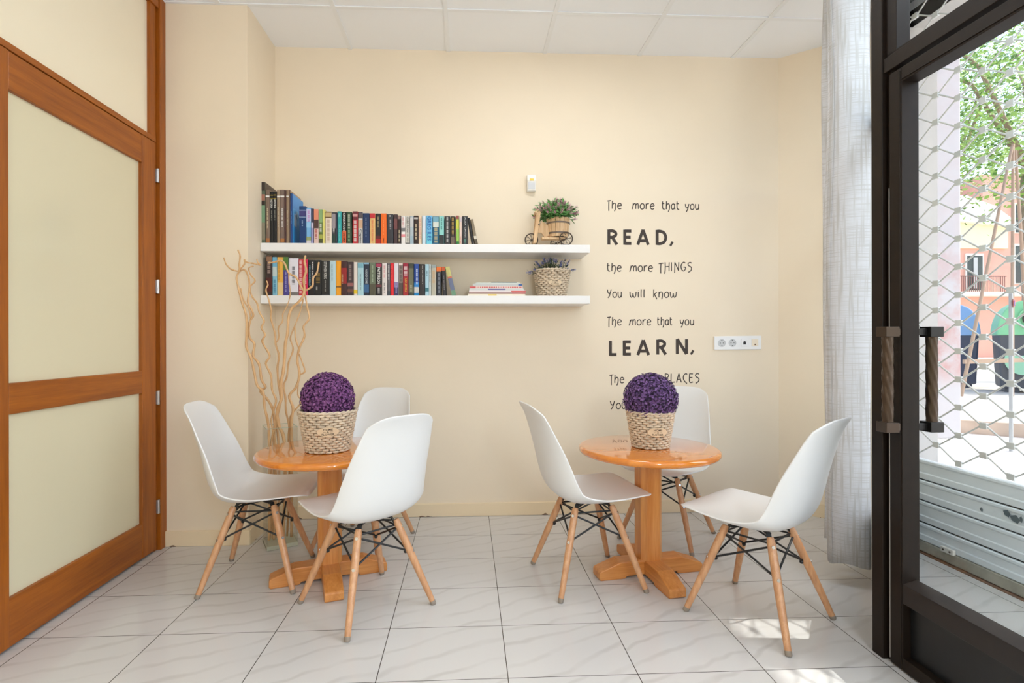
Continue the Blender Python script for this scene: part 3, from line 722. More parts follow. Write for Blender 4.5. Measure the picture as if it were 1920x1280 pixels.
UB = [ # colour, description, depth, bands, texts
 ((92, 104, 84), 'tall book with a mottled green and grey spine', .20, [(.86, 1, (62, 52, 48)), (.70, .80, (168, 116, 98)), (.62, .69, (60, 50, 44)), (.34, .62, (118, 150, 118)), (.06, .34, (140, 132, 112))], []),
 ((124, 104, 90), 'tall taupe magazine-like book with orange foot', .20, [(.03, .10, (170, 110, 66)), (.86, .89, WHT)], [(TK, CRM, .28, .66, .3, 0)]),
 ((30, 29, 28), 'tall thin black history magazine, the left of two', .19, [(.86, .94, (190, 160, 50)), (.872, .928, (30, 29, 28))], [('HISTORIA', WHT, .68, .85, .55, 0), (TK, (150, 148, 140), .44, .64, .25, 0)]),
 ((28, 27, 27), 'tall thin black history magazine, the right of two', .19, [(.86, .94, (190, 160, 50)), (.872, .928, (28, 27, 27))], [('HISTORIA', WHT, .68, .85, .55, 0), (TK, (150, 148, 140), .44, .64, .25, 0)]),
 ((158, 136, 112), 'tall pale beige book right of the black history magazines', .19, [(.86, .89, WHT)], [(TK, (210, 196, 170), .30, .68, .3, 0)]),
 ((128, 108, 98), 'tall broad taupe book with white lettering', .20, [(.03, .10, (176, 116, 66)), (.86, .89, WHT)], [(TK, WHT, .30, .66, .35, 0)]),
 ((74, 40, 38), 'tall thin maroon book between two beige ones', .20, [], []),
 ((150, 126, 102), 'tall beige book right of the thin maroon one', .20, [(.87, .89, WHT)], [(TK, (205, 190, 165), .35, .62, .3, 0)]),
 ((110, 84, 70), 'tall thin brown book against the big blue book', .20, [], []),
 ((16, 66, 128), 'large bright blue picture book showing sea and waves', .20, [], [(TK, (90, 140, 200), .38, .64, .3, 0)]),
 ((14, 58, 112), 'dark blue hardback standing before the big blue book', .13, [(.88, .90, (150, 170, 200)), (.70, .72, (150, 170, 200)), (.74, .87, (62, 60, 120))], [(TK, (150, 180, 215), .45, .62, .18, 0)]),
 ((120, 178, 226), 'pale blue beach paperback with palm picture', .12, [(0, .10, (214, 208, 216)), (.10, .2, (150, 160, 110)), (.62, .96, (196, 200, 232)), (.45, .6, (150, 200, 238))], [(TK, (190, 120, 190), .62, .92, .4, 0)]),
 ((58, 60, 84), 'narrow slate and lilac paperback', .112, [(.0, .45, (150, 150, 196)), (.45, .6, (200, 190, 210))], []),
 ((226, 196, 186), 'paperback with salmon head and pink foot', .112, [(.70, 1, (226, 142, 112)), (.45, .70, (84, 60, 56))], [(TK, (176, 54, 60), .14, .42, .5, 0)]),
 ((110, 134, 76), 'leaf green paperback', .112, [(.62, 1, (142, 176, 122)), (.0, .3, (76, 80, 44)), (.15, .28, (164, 168, 80))], [(TK, WHT, .33, .58, .5, 0)]),
 ((222, 214, 120), 'thin pale yellow paperback', .112, [], []),
 ((230, 216, 200), 'broad cream paperback with brown head', .112, [(.80, 1, (112, 84, 58)), (.84, .97, (196, 172, 124))], [(TK, (200, 170, 150), .1, .76, .4, 0)]),
 ((62, 62, 68), 'grey and black paperback', .112, [(.5, .95, (150, 142, 148)), (.0, .3, (40, 62, 56))], [(TK, WHT, .34, .5, .4, 0)]),
 ((36, 38, 58), 'thin midnight blue paperback', .112, [], []),
 ((46, 164, 166), 'teal paperback', .112, [], [(TK, (170, 228, 226), .78, .94, .4, 0), (TK, (140, 214, 214), .08, .6, .2, 0)]),
 ((32, 30, 30), 'black and orange thriller paperback', .112, [(0, .42, (222, 104, 66))], [('CHRIS RYAN', WHT, .42, .97, .52, 0), ('OSAMA', (60, 30, 24), .06, .36, .5, 0)]),
 ((52, 76, 56), 'dark green paperback', .112, [], [(TK, (206, 210, 190), .48, .93, .36, 0), (TK, (150, 190, 140), .06, .44, .3, 0)]),
 ((196, 42, 52), 'scarlet paperback with white lettering', .112, [(.75, 1, (112, 42, 54)), (.84, .92, (206, 150, 150))], [(TK, WHT, .08, .72, .5, 0)]),
 ((206, 204, 202), 'light grey biography with black lettering', .112, [(.80, 1, (92, 84, 88)), (.5, .76, (204, 166, 136))], [('Clapton', (34, 34, 38), .03, .46, .6, 0)]),
 ((28, 52, 92), 'broad navy blue paperback', .112, [], [(TK, (130, 150, 186), .22, .86, .16, 0)]),
 ((224, 182, 118), 'tan paperback with red head', .112, [(.84, 1, (196, 48, 56))], [(TK, (226, 130, 90), .1, .78, .3, 0)]),
 ((36, 33, 35), 'black paperback with red picture at its foot', .112, [(0, .18, (172, 36, 34)), (.18, .28, (96, 30, 34))], [(TK, (200, 180, 130), .55, .9, .2, 0)]),
 ((240, 108, 30), 'bright orange paperback', .112, [], [(TK, (250, 160, 90), .3, .8, .14, 0), (TK, (96, 40, 20), .03, .2, .18, 0)]),
 ((56, 56, 62), 'broad charcoal paperback', .112, [], [(TK, (186, 184, 186), .48, .82, .22, .05), (TK, WHT, .90, .96, .18, 0)]),
 ((72, 52, 54), 'dark plum paperback', .112, [(.5, .85, (118, 70, 70))], []),
 ((52, 36, 34), 'very dark brown paperback with small round emblem', .112, [(.88, .98, (150, 120, 116))], [(TK, CRM, .1, .5, .3, 0)]),
 ((232, 226, 222), 'white paperback with a black sketch', .112, [(.45, .58, (120, 116, 116)), (.26, .36, (226, 140, 146))], [(TK, (220, 170, 170), .62, .95, .45, 0)]),
 ((214, 210, 202), 'white and grey paperback with large dark lettering', .112, [(.0, .06, (70, 64, 60))], [('CHRIS RYAN', (50, 50, 54), .43, .97, .48, 0), (TK, (150, 146, 140), .1, .38, .4, 0)]),
 ((176, 188, 194), 'pale grey-blue paperback', .112, [(.0, .3, (158, 178, 190)), (.62, .95, (200, 198, 198))], []),
 ((52, 34, 26), 'chocolate brown paperback with cream lettering', .112, [(.88, .94, (190, 184, 180))], [(TK, CRM, .16, .72, .36, 0)]),
 ((232, 208, 180), 'cream and pink paperback', .112, [], [(TK, (220, 150, 130), .2, .9, .3, 0)]),
 ((214, 224, 234), 'icy white paperback', .112, [(.0, .4, (206, 226, 236))], []),
 ((112, 186, 226), 'sky blue thriller with large blue lettering', .112, [(.0, .4, (110, 198, 220))], [('GREG ILES', (30, 96, 178), .14, .97, .62, 0)]),
 ((44, 104, 136), 'deep teal blue paperback with a white patch', .112, [(.62, .80, (214, 220, 212)), (.80, .98, (120, 170, 190))], [(TK, (206, 190, 140), .06, .6, .5, 0)]),
 ((142, 208, 202), 'aqua paperback with dark foot', .112, [(0, .34, (46, 50, 50))], [(TK, (70, 130, 128), .52, .95, .28, 0)]),
 ((44, 42, 44), 'broad black paperback with white lettering', .112, [], [(TK, (214, 212, 210), .06, .97, .28, 0)]),
 ((40, 34, 28), 'black paperback with golden lettering', .112, [(0, .28, (110, 96, 82))], [(TK, GLD, .32, .96, .5, 0)]),
 ((96, 70, 64), 'very thin brown and green paperback', .112, [(.6, .98, (48, 84, 40))], []),
 ((158, 204, 92), 'lime green paperback', .112, [(0, .12, (40, 118, 60)), (.88, 1, (156, 76, 76)), (.55, .86, (206, 206, 76))], []),
 ((232, 206, 192), 'pale pink paperback', .112, [(.8, .97, (206, 190, 196))], [(TK, (214, 150, 130), .04, .3, .4, 0)]),
 ((40, 40, 42), 'last upright black paperback in the upper row', .112, [], [('ALEX CROSS', (206, 206, 202), .25, .97, .2, .05), (TK, (110, 170, 150), .03, .22, .3, 0)]),
]
UPOS = [(-1.1965,0.0262,0.3562),(-1.1682,0.0228,0.3133),(-1.1445,0.0195,0.3012),(-1.1236,0.018,0.3014),(-1.1042,0.0171,0.3127),(-1.0862,0.025,0.3142),(-1.0604,0.0083,0.3114),(-1.0513,0.0156,0.3133),(-1.0348,0.0056,0.3132),(-1.0279,0.0135,0.2931),(-0.9772,0.0385,0.2194),(-0.9369,0.0279,0.2105),(-0.9076,0.0139,0.2046),(-0.8927,0.0267,0.2016),(-0.8648,0.0218,0.2019),(-0.8419,0.0108,0.2005),(-0.8272,0.0363,0.1882),(-0.7896,0.0225,0.1855),(-0.766,0.0069,0.1841),(-0.7577,0.0241,0.1904),(-0.7307,0.0238,0.1876),(-0.7052,0.0299,0.1878),(-0.6698,0.0294,0.1912),(-0.6384,0.0269,0.1884),(-0.6101,0.0371,0.1809),(-0.5712,0.0319,0.1806),(-0.5373,0.0298,0.18),(-0.5064,0.0329,0.1802),(-0.4711,0.0364,0.1774),(-0.4321,0.0224,0.1768),(-0.4086,0.0184,0.1686),(-0.3884,0.0237,0.1676),(-0.3624,0.0237,0.1672),(-0.3366,0.0206,0.1671),(-0.3148,0.0256,0.1694),(-0.2874,0.0185,0.1697),(-0.2663,0.021,0.1699),(-0.242,0.036,0.1701),(-0.2033,0.0348,0.1673),(-0.1668,0.0286,0.1676),(-0.1353,0.0342,0.1679),(-0.0971,0.0211,0.1682),(-0.0746,0.0061,0.1653),(-0.0671,0.0171,0.1716),(-0.0483,0.0149,0.1686),(-0.031,0.0328,0.1688)]
LPOS = [(-1.1662,0.035,0.2315),(-1.1302,0.0256,0.2236),(-1.1034,0.0344,0.2237),(-1.0679,0.0305,0.2239),(-1.036,0.0528,0.2176),(-0.9806,0.0266,0.2114),(-0.9528,0.0248,0.2109),(-0.9269,0.0377,0.2079),(-0.8881,0.0365,0.2072),(-0.8502,0.047,0.2033),(-0.8021,0.0345,0.2036),(-0.7665,0.0293,0.205),(-0.7362,0.033,0.2026),(-0.7021,0.0358,0.1981),(-0.6649,0.022,0.1968),(-0.6415,0.0343,0.1938),(-0.6057,0.0307,0.1939),(-0.574,0.0369,0.1941),(-0.5354,0.0332,0.1911),(-0.5005,0.0283,0.1913),(-0.4705,0.0178,0.1914),(-0.451,0.0187,0.1922),(-0.4305,0.0255,0.1916),(-0.4033,0.0243,0.1918),(-0.3775,0.0299,0.1919),(-0.3465,0.0306,0.1905),(-0.3142,0.0284,0.1875),(-0.2843,0.0331,0.1867),(-0.2494,0.0213,0.1862),(-0.227,0.0123,0.1863),(-0.213,0.0282,0.1832),(-0.1831,0.0282,0.1708)]
LB = [
 ((58, 42, 40), 'dark brown book, first of the lower row', .13, [(.86, .98, (140, 104, 80)), (.1, .45, (84, 34, 32))], [(TK, (176, 150, 140), .55, .86, .5, 0)]),
 ((132, 190, 212), 'light blue paperback with blue lettering', .112, [(.75, .98, (110, 172, 200)), (.5, .75, (190, 206, 206))], [(TK, (40, 116, 160), .05, .42, .45, 0)]),
 ((232, 178, 76), 'yellow-orange broad book', .12, [(0, .34, (226, 198, 140))], [(TK, (196, 140, 50), .4, .9, .2, -.2)]),
 ((74, 66, 140), 'purple book with green head', .12, [(.66, 1, (82, 122, 52))], [(TK, (170, 166, 220), .08, .62, .25, 0)]),
 ((226, 224, 232), 'thick white book with grey lettering', .12, [(0, .1, (120, 116, 112))], [(TK, (92, 92, 98), .28, .78, .3, 0)]),
 ((206, 62, 72), 'red and white patterned paperback', .112, [], [(TK, (240, 210, 205), .04, .97, .5, -.1)]),
 ((206, 24, 76), 'crimson paperback', .112, [], [(TK, (240, 200, 210), .3, .9, .4, 0)]),
 ((34, 31, 34), 'black crime paperback with two lines of lettering', .112, [], [('KARIN SLAUGHTER', WHT, .30, .94, .22, .2), ('VEROORDEELD', (120, 176, 196), .28, .86, .22, -.22)]),
 ((33, 33, 34), 'black paperback with gold ornament', .112, [], [(TK, (150, 120, 60), .34, .64, .6, 0), (TK, (190, 190, 186), .14, .26, .22, -.2)]),
 ((38, 38, 38), 'thick black horror paperback with a grey-blue edge', .112, [(0, .03, (92, 96, 108))], [('STEPHEN KING', (214, 212, 206), .48, .97, .34, 0), (TK, (150, 150, 146), .1, .45, .14, 0)]),
 ((184, 210, 218), 'pale blue paperback with green stripe', .112, [], [(TK, (130, 160, 176), .4, .9, .2, -.1)]),
 ((238, 160, 34), 'amber yellow paperback', .112, [(.24, .27, (90, 60, 30))], []),
 ((66, 36, 38), 'dark maroon paperback with a red figure', .112, [(.35, .8, (150, 36, 40))], [(TK, (190, 170, 130), .35, .62, .2, -.25)]),
 ((62, 46, 50), 'dark multicoloured paperback', .112, [(.28, .38, (150, 92, 90)), (.1, .2, (110, 70, 60))], [(TK, (150, 130, 126), .45, .92, .4, 0)]),
 ((228, 216, 208), 'white paperback with a yellow dot', .112, [(.06, .18, (226, 190, 40))], []),
 ((170, 206, 214), 'pale turquoise paperback', .112, [(.84, .98, (120, 170, 186))], [(TK, (110, 130, 140), .12, .66, .2, 0)]),
 ((34, 44, 62), 'dark navy paperback with blue foot', .112, [(.95, 1, (130, 170, 196)), (.1, .34, (52, 96, 140))], [('ALREADY GONE', (206, 216, 222), .37, .80, .36, 0)]),
 ((106, 116, 96), 'grey-green paperback', .112, [(0, .36, (86, 82, 66))], [(TK, (170, 186, 160), .4, .92, .2, 0)]),
 ((34, 30, 32), 'black thriller with large white lettering', .112, [(.88, .98, (170, 60, 90)), (.27, .34, (110, 50, 60))], [('PATTERSON', WHT, .36, .87, .5, 0), (TK, (190, 186, 184), .05, .24, .36, 0)]),
 ((224, 214, 210), 'white paperback with faint pink lettering', .112, [], [(TK, (214, 150, 150), .55, .93, .3, 0), (TK, (120, 110, 110), .08, .4, .25, 0)]),
 ((104, 98, 102), 'narrow grey paperback', .112, [(.0, .15, (70, 74, 82))], [(TK, WHT, .5, .94, .36, 0)]),
 ((222, 26, 40), 'narrow bright red paperback', .112, [], [(TK, (240, 150, 130), .45, .92, .2, 0)]),
 ((222, 216, 222), 'white paperback shading to purple', .112, [(0, .26, (62, 52, 96)), (.26, .42, (136, 124, 170))], [(TK, (190, 180, 226), .06, .3, .3, 0)]),
 ((158, 142, 134), 'grey-brown paperback with flourish', .112, [(0, .4, (88, 74, 68)), (.94, 1, (224, 206, 200))], [(TK, (58, 50, 50), .42, .92, .5, 0)]),
 ((156, 32, 58), 'crimson paperback with yellow name', .112, [(0, .58, (166, 38, 44))], [('LISA JEWELL', (232, 196, 70), .12, .52, .4, 0), (TK, (236, 214, 216), .6, .9, .6, 0)]),
 ((66, 70, 58), 'olive and grey paperback', .112, [(.1, .85, (108, 108, 84))], [(TK, (190, 186, 160), .14, .34, .3, 0)]),
 ((34, 70, 150), 'blue paperback with pale band', .112, [(0, .10, (22, 130, 190)), (.10, .28, (200, 200, 196)), (.28, .42, (40, 130, 200))], [(TK, (206, 220, 240), .34, .85, .35, .1)]),
 ((48, 42, 42), 'dark brown-black paperback', .112, [], [(TK, (180, 176, 172), .35, .95, .12, .1)]),
 ((168, 204, 218), 'light blue and white paperback', .112, [(.14, .26, (64, 120, 130))], [(TK, (70, 96, 110), .6, .8, .3, 0)]),
 ((214, 222, 220), 'thin whitish paperback', .112, [], [(TK, (120, 130, 130), .4, .95, .4, 0)]),
 ((188, 182, 164), 'beige-grey paperback', .112, [(.9, 1, (150, 160, 160))], [(TK, (206, 166, 120), .4, .8, .5, 0)]),
 ((44, 46, 54), 'dark navy paperback with an orange head', .112, [(.84, 1, (226, 110, 40))], [(TK, (160, 164, 176), .05, .8, .2, 0)]),
]
def short(d):
    for s in (' with ', ' showing ', ' right of', ' between', ' against', ' standing', ', the', ', first', ' shading'):
        if s in d: d = d.split(s)[0]
    return d
def row(pos, data, z, shelf, grp):
    for i, ((x, w, h), (rgb, d, dep, bands, texts)) in enumerate(zip(pos, data)):
        lb = d
        if len(lb.split()) < 8 and 'row' not in lb: lb += ' next to the ' + ' '.join(short(data[i - 1][1]).split()[-4:])
        if len(lb.split()) < 12: lb += ', %s shelf' % shelf
        side = None
        if 'large bright blue' in d:
            side = [(.004, dep, 0, .34, (70, 172, 240)), (.004, dep, .34, .72, (96, 180, 240)), (.004, dep, .72, 1, (84, 156, 228)), (.03, .075, .38, .62, (206, 226, 240)), (.06, .10, .55, .70, (130, 184, 226))]
        if 'mottled green' in d: side = [(.004, dep, .8, 1, (88, 72, 62)), (.004, dep, .0, .8, (120, 106, 90))]
        if 'against the big blue' in d: side = [(.004, dep, .0, 1, (176, 142, 108))]
        bands2 = bands
        b = book(x, w, h, z, rgb, lb, dep, bands2, texts, side, grp, y=3.135 + (.002 if i % 3 == 1 else .004 if i % 3 == 2 else 0))
row(UPOS, UB, ZU, 'upper', 'books in the row on the upper shelf')
row(LPOS, [d for d in LB], ZL, 'lower', 'books in the row on the lower shelf')
book(.0268, .012, .160, ZU, (38, 36, 36), 'thin black paperback leaning at the right end of the upper row', .112, (), (), None, 'books in the row on the upper shelf', lean=math.radians(-9))
book(.0452, .017, .152, ZU, (134, 120, 98), 'grey-brown paperback leaning last in the upper row', .112, [(.0, .3, (96, 84, 66)), (.22, .34, (214, 206, 190))], (), [(.004, .11, 0, 1, (168, 148, 118))], 'books in the row on the upper shelf', lean=math.radians(-11))
book(-.1455, .021, .170, ZL, (34, 32, 36), 'black paperback leaning slightly right of the one with an orange head', .112, [(.86, 1, (190, 84, 40))], [(TK, (150, 140, 140), .2, .7, .2, 0)], None, 'books in the row on the lower shelf', lean=math.radians(-3))
book(-.0925, .026, .172, ZL, (196, 190, 120), 'yellow and blue paperback leaning last in the lower row', .112, [(0, .18, (110, 150, 120)), (.18, .6, (104, 112, 140)), (.6, .66, (200, 110, 90))], (), [(.004, .11, 0, 1, (120, 120, 96))], 'books in the row on the lower shelf', lean=math.radians(-13.3))

# ------------------------------------------------------------------ magazines lying on the lower shelf
MG = [((.001, .342), .0127, (236, 226, 206), 'cream', (226, 196, 90), (.35, .5)), ((.007, .343), .0094, (150, 110, 100), 'red-ended brown', (186, 40, 40), (.76, 1)),
      ((.008, .345), .0107, (226, 214, 214), 'pinkish white', (206, 90, 84), (.74, 1)), ((.010, .334), .0113, (206, 208, 206), 'pale grey', (96, 92, 150), (.34, .66)),
      ((.013, .326), .0142, (232, 214, 204), 'red-striped', (206, 84, 84), None), ((.032, .323), .0142, (196, 198, 196), 'grey', (30, 84, 150), (.92, 1)),
      ((.048, .310), .0063, (206, 212, 206), 'thin pale green-white', None, None), ((.139, .291), .0044, (58, 46, 40), 'thin dark brown', None, None)]
z = ZL + .0002
ORD = ['at the bottom', 'second from the bottom', 'third from the bottom', 'fourth from the bottom', 'fourth from the top', 'third from the top', 'second from the top', 'on top']
for i, ((x0, x1), th, rgb, nm, c2, fr_) in enumerate(MG):
    t = thing('magazine', '%s magazine, %s of the flat stack on the shelf' % (nm, ORD[i]), 'magazine', ((x0 + x1) / 2, 3.14, z), 0, 'magazines stacked flat on the lower shelf')
    hx = (x1 - x0) / 2; dp = .205 - .01 * (i % 3)
    MB().box(-hx, 0, 0, hx, dp, .0008).box(-hx, 0, th - .0008, hx, dp, th).box(-hx, -.0006, 0, hx, .0006, th).build('cover', cover(rgb), t)
    if th > .005: MB().box(-hx + .001, .0007, .0009, hx - .001, dp - .001, th - .0009).build('page_block', m_page, t)
    if c2:
        b = MB()
        if fr_: b.box(-hx + 2 * hx * fr_[0], -.001, th * .15, -hx + 2 * hx * fr_[1], 0, th * .85)
        else:
            b.box(-hx, -.001, th * .1, -hx + .035, 0, th * .9)
            for q in range(26): b.box(-hx + .04 + q * .0104, -.001, th * .2, -hx + .046 + q * .0104, 0, th * .8)
        b.build('spine_band', cover(c2), t)
    z += th + .0001

# ------------------------------------------------------------------ plants
def sprigs(parent, c, R, n, hgt, leaf_m, tip_m, seed, tip_from=.55, spread=1.0, lw=.006, ll=.03, up=.35):
    rnd = random.Random(seed); lf = MB(); tp = MB(); stm = MB()
    for i in range(n):
        a = rnd.uniform(0, 2 * pi); el = rnd.uniform(up - .25, 1.5); L_ = hgt * rnd.uniform(.78, 1.05)
        d = Vector((math.cos(a) * math.cos(el) * spread, math.sin(a) * math.cos(el) * spread, math.sin(el)))
        p0 = Vector(c) + Vector((math.cos(a), math.sin(a), 0)) * R * math.cos(el) * .45; p1 = p0 + d * L_
        stm.tube([p0, p0.lerp(p1, .5) + Vector((0, 0, .004)), p1], [.0011, .001, .0007], 4)
        for k in range(11):
            f = .18 + .075 * k; q = p0.lerp(p1, f); b = rnd.uniform(0, 2 * pi); u = d.orthogonal().normalized(); w = d.cross(u)
            o = (u * math.cos(b) + w * math.sin(b)); e = (d * .75 + o).normalized() * ll * rnd.uniform(.7, 1.15); s_ = e.cross(d).normalized() * lw / 2
            lf.add([q, q + e * .45 + s_, q + e, q + e * .45 - s_], [(0, 1, 2, 3)])
        if rnd.random() < tip_from:
            for k in range(12):
                f = .80 + .022 * k; q = p0.lerp(p1, f) ; r = .0068 * (1 - .5 * (k / 12)); b = k * 2.4
                u = d.orthogonal().normalized(); w = d.cross(u); o = u * math.cos(b) + w * math.sin(b); s_ = (u * math.cos(b + 1.57) + w * math.sin(b + 1.57))
                tp.add([q, q + o * r + s_ * r * .5 + d * .004, q + o * r * 1.3 + d * .009, q + o * r - s_ * r * .5 + d * .004], [(0, 1, 2, 3)])
    stm.build('stems', leaf_m[1], parent); lf.build('leaves', leaf_m[0], parent); tp.build('blossoms', tip_m, parent)
m_gl = mat('fresh_green_leaf', (92, 148, 76), .5, vary=.3, vscale=60); m_gs = mat('green_stem', (104, 140, 84), .6)
m_dl = mat('dark_olive_leaf', (66, 84, 58), .6, vary=.3, vscale=60); m_ds = mat('olive_stem', (80, 92, 60), .6)
m_pk = mat('dusty_pink_blossom', (208, 152, 172), .7, vary=.2, vscale=80); m_lv = mat('lavender_blue_blossom', (112, 120, 186), .7, vary=.2, vscale=80)
b3 = thing('flower_basket', 'wicker basket of blue lavender on the lower shelf under the tricycle planter', 'flower basket', (.514, 3.232, ZL + .0015), 0, 'wicker flower baskets')
make_basket(b3, .108, .080, .158, 13, 36, math.radians(-88), .50, .040)
sprigs(b3, (0, 0, .14), .09, 46, .100, (m_dl, m_ds), m_lv, 11, tip_from=.75, ll=.026, lw=.006, up=.30, spread=1.05)

# tricycle planter: wooden barrel on three spoked wheels
w_lt = wood('pale_pine', (204, 160, 112), (238, 208, 168), 'Z', 1.6, .6)
m_band = mat('grey_metal_band', (120, 106, 96), .5, metal=.3)
m_whl = mat('dark_brown_wheel', (72, 58, 44), .5)
tr = thing('tricycle_planter', 'small wooden tricycle planter with pink flowers on the upper shelf', 'planter', (.475, 3.21, ZU), 0)
BX = .075
bar = MB(); ns = 16
for k in range(ns):
    a0 = 2 * pi * k / ns + .015; a1 = 2 * pi * (k + 1) / ns - .015; zs = [(.058, .060), (.066, .11), (.0715, .172)]
    vs = []
    for r, z_ in zs:
        for a in (a0, (a0 + a1) / 2, a1): vs.append((BX + r * math.cos(a), r * math.sin(a), z_))
    for r, z_ in zs:
        for a in (a0, (a0 + a1) / 2, a1): vs.append((BX + (r - .006) * math.cos(a), (r - .006) * math.sin(a), z_))
    fs = []
    for i in range(2):
        for j in range(2): q = i * 3 + j; fs += [(q, q + 1, q + 4, q + 3), (9 + q, 9 + q + 3, 9 + q + 4, 9 + q + 1)]
        fs += [(i * 3, i * 3 + 3, i * 3 + 12, i * 3 + 9), (i * 3 + 2, i * 3 + 11, i * 3 + 14, i * 3 + 5)]
    for j in range(2): fs += [(j, 9 + j, 10 + j, 1 + j), (6 + j, 7 + j, 16 + j, 15 + j)]
    bar.add(vs, fs)
bar.build('barrel', w_lt, tr, smooth='auto')
MB().lathe([(.001, .062), (.056, .062)], 24, (BX, 0, 0)).lathe([(.001, .15), (.062, .15)], 24, (BX, 0, 0)).build('barrel_soil', mat('dark_soil', (70, 52, 40), .95), tr)
for z0, r in ((.078, .0625), (.138, .0693)):
    MB().lathe([(r - .001, z0), (r + .0018, z0), (r + .0026, z0 + .009), (r - .0002, z0 + .009)], 40, (BX, 0, 0)).build('metal_band', m_band, tr, smooth='auto')
def wheel(cx_, cyy, cz, R, nm='wheel'):
    mb = MB(); mb.tube([(cx_ + R * .93 * math.cos(a), cyy, cz + R * .93 * math.sin(a)) for a in [2 * pi * k / 32 for k in range(32)]], R * .085, 8, closed=True)
    for k in range(8):
        a = 2 * pi * k / 8 + .2
        mb.tube([(cx_, cyy, cz), (cx_ + R * .55 * math.cos(a - .12), cyy, cz + R * .55 * math.sin(a - .12)), (cx_ + R * .9 * math.cos(a + .2), cyy, cz + R * .9 * math.sin(a + .2))], R * .035, 5)
        mb.tube([(cx_ + R * .52 * math.cos(a), cyy, cz + R * .52 * math.sin(a)), (cx_ + R * .9 * math.cos(a - .28), cyy, cz + R * .9 * math.sin(a - .28))], R * .03, 5)
    mb.cyl((cx_, cyy - .006, cz), (cx_, cyy + .006, cz), R * .14, n=12)
    return mb.build(nm, m_whl, tr, smooth='auto')
wheel(-.090, -.02, .041, .041); wheel(.110, -.075, .041, .041); wheel(.072, .055, .036, .036)
MB().cyl((.110, -.075, .041), (.085, .055, .038), .004, n=8).build('axle', m_band, tr, smooth='auto')
MB().slab([(-.083, -.045, .018), (-.062, -.045, .018), (-.036, -.045, .205), (-.060, -.045, .226)], (0, .011, 0)).build('fork', w_lt, tr, bevel=.002)
MB().slab([(-.083, .002, .018), (-.062, .002, .018), (-.036, .002, .205), (-.060, .002, .226)], (0, .011, 0)).build('fork', w_lt, tr, bevel=.002)
MB().beam((-.052, -.034, .12), (-.052, .004, .12), .012, .03).beam((-.056, -.034, .18), (-.056, .004, .18), .012, .03).build('fork_block', w_lt, tr, bevel=.001)
MB().slab([(-.056, -.024, .085), (-.03, -.024, .158), (.012, -.024, .128), (.018, -.024, .068), (-.01, -.024, .055), (-.03, -.024, .085)], (0, .012, 0)).build('frame_board', w_lt, tr, bevel=.002)
MB().beam((-.03, -.018, .050), (.12, -.018, .050), .05, .012).build('base_board', w_lt, tr, bevel=.002)
MB().cyl((-.072, -.085, .196), (-.064, .05, .205), .0065, n=10).build('handlebar', w_lt, tr, smooth='auto')
MB().sphere((-.0485, -.0468, .130), .0045, 10, 6).build('bolt', m_band, tr, smooth=True)
MB().cyl((-.086, -.046, .041), (-.086, .014, .041), .004, n=8).build('axle', m_band, tr, smooth='auto')
sprigs(tr, (BX - .018, 0, .168), .07, 120, .118, (m_gl, m_gs), m_pk, 21, tip_from=.85, ll=.036, lw=.010, up=.40, spread=1.0)

# ------------------------------------------------------------------ vase with branches
m_vg = pane('vase_glass', (.985, .992, .986), .02)
m_vb = mat('thick_glass_base', (196, 198, 176), .12, spec=.6)
va = thing('glass_vase', 'tall square clear glass vase on the floor behind the left table', 'vase', (-1.022, 2.944, 0), math.radians(28))
hv, tv, Hv = .079, .005, .640
for (x0, y0, x1, y1) in ((-hv, -hv, hv, -hv + tv), (-hv, hv - tv, hv, hv), (-hv, -hv + tv, -hv + tv, hv - tv), (hv - tv, -hv + tv, hv, hv - tv)):
    MB().box(x0, y0, .006, x1, y1, Hv).build('glass_wall', m_vg, va)
MB().box(-hv, -hv, 0, hv, hv, .022).build('base', m_vb, va, bevel=.004)
rimv = MB()
for (x0, y0, x1, y1) in ((-hv, -hv, hv, -hv + tv), (-hv, hv - tv, hv, hv), (-hv, -hv + tv, -hv + tv, hv - tv), (hv - tv, -hv + tv, hv, hv - tv)): rimv.box(x0, y0, Hv, x1, y1, Hv + .002)
rimv.build('polished_rim', mat('green_glass_edge', (176, 190, 170), .1, spec=.7), va)
m_br = wood('twisted_willow', (196, 148, 96), (232, 194, 146), 'Z', 2.0, .6)
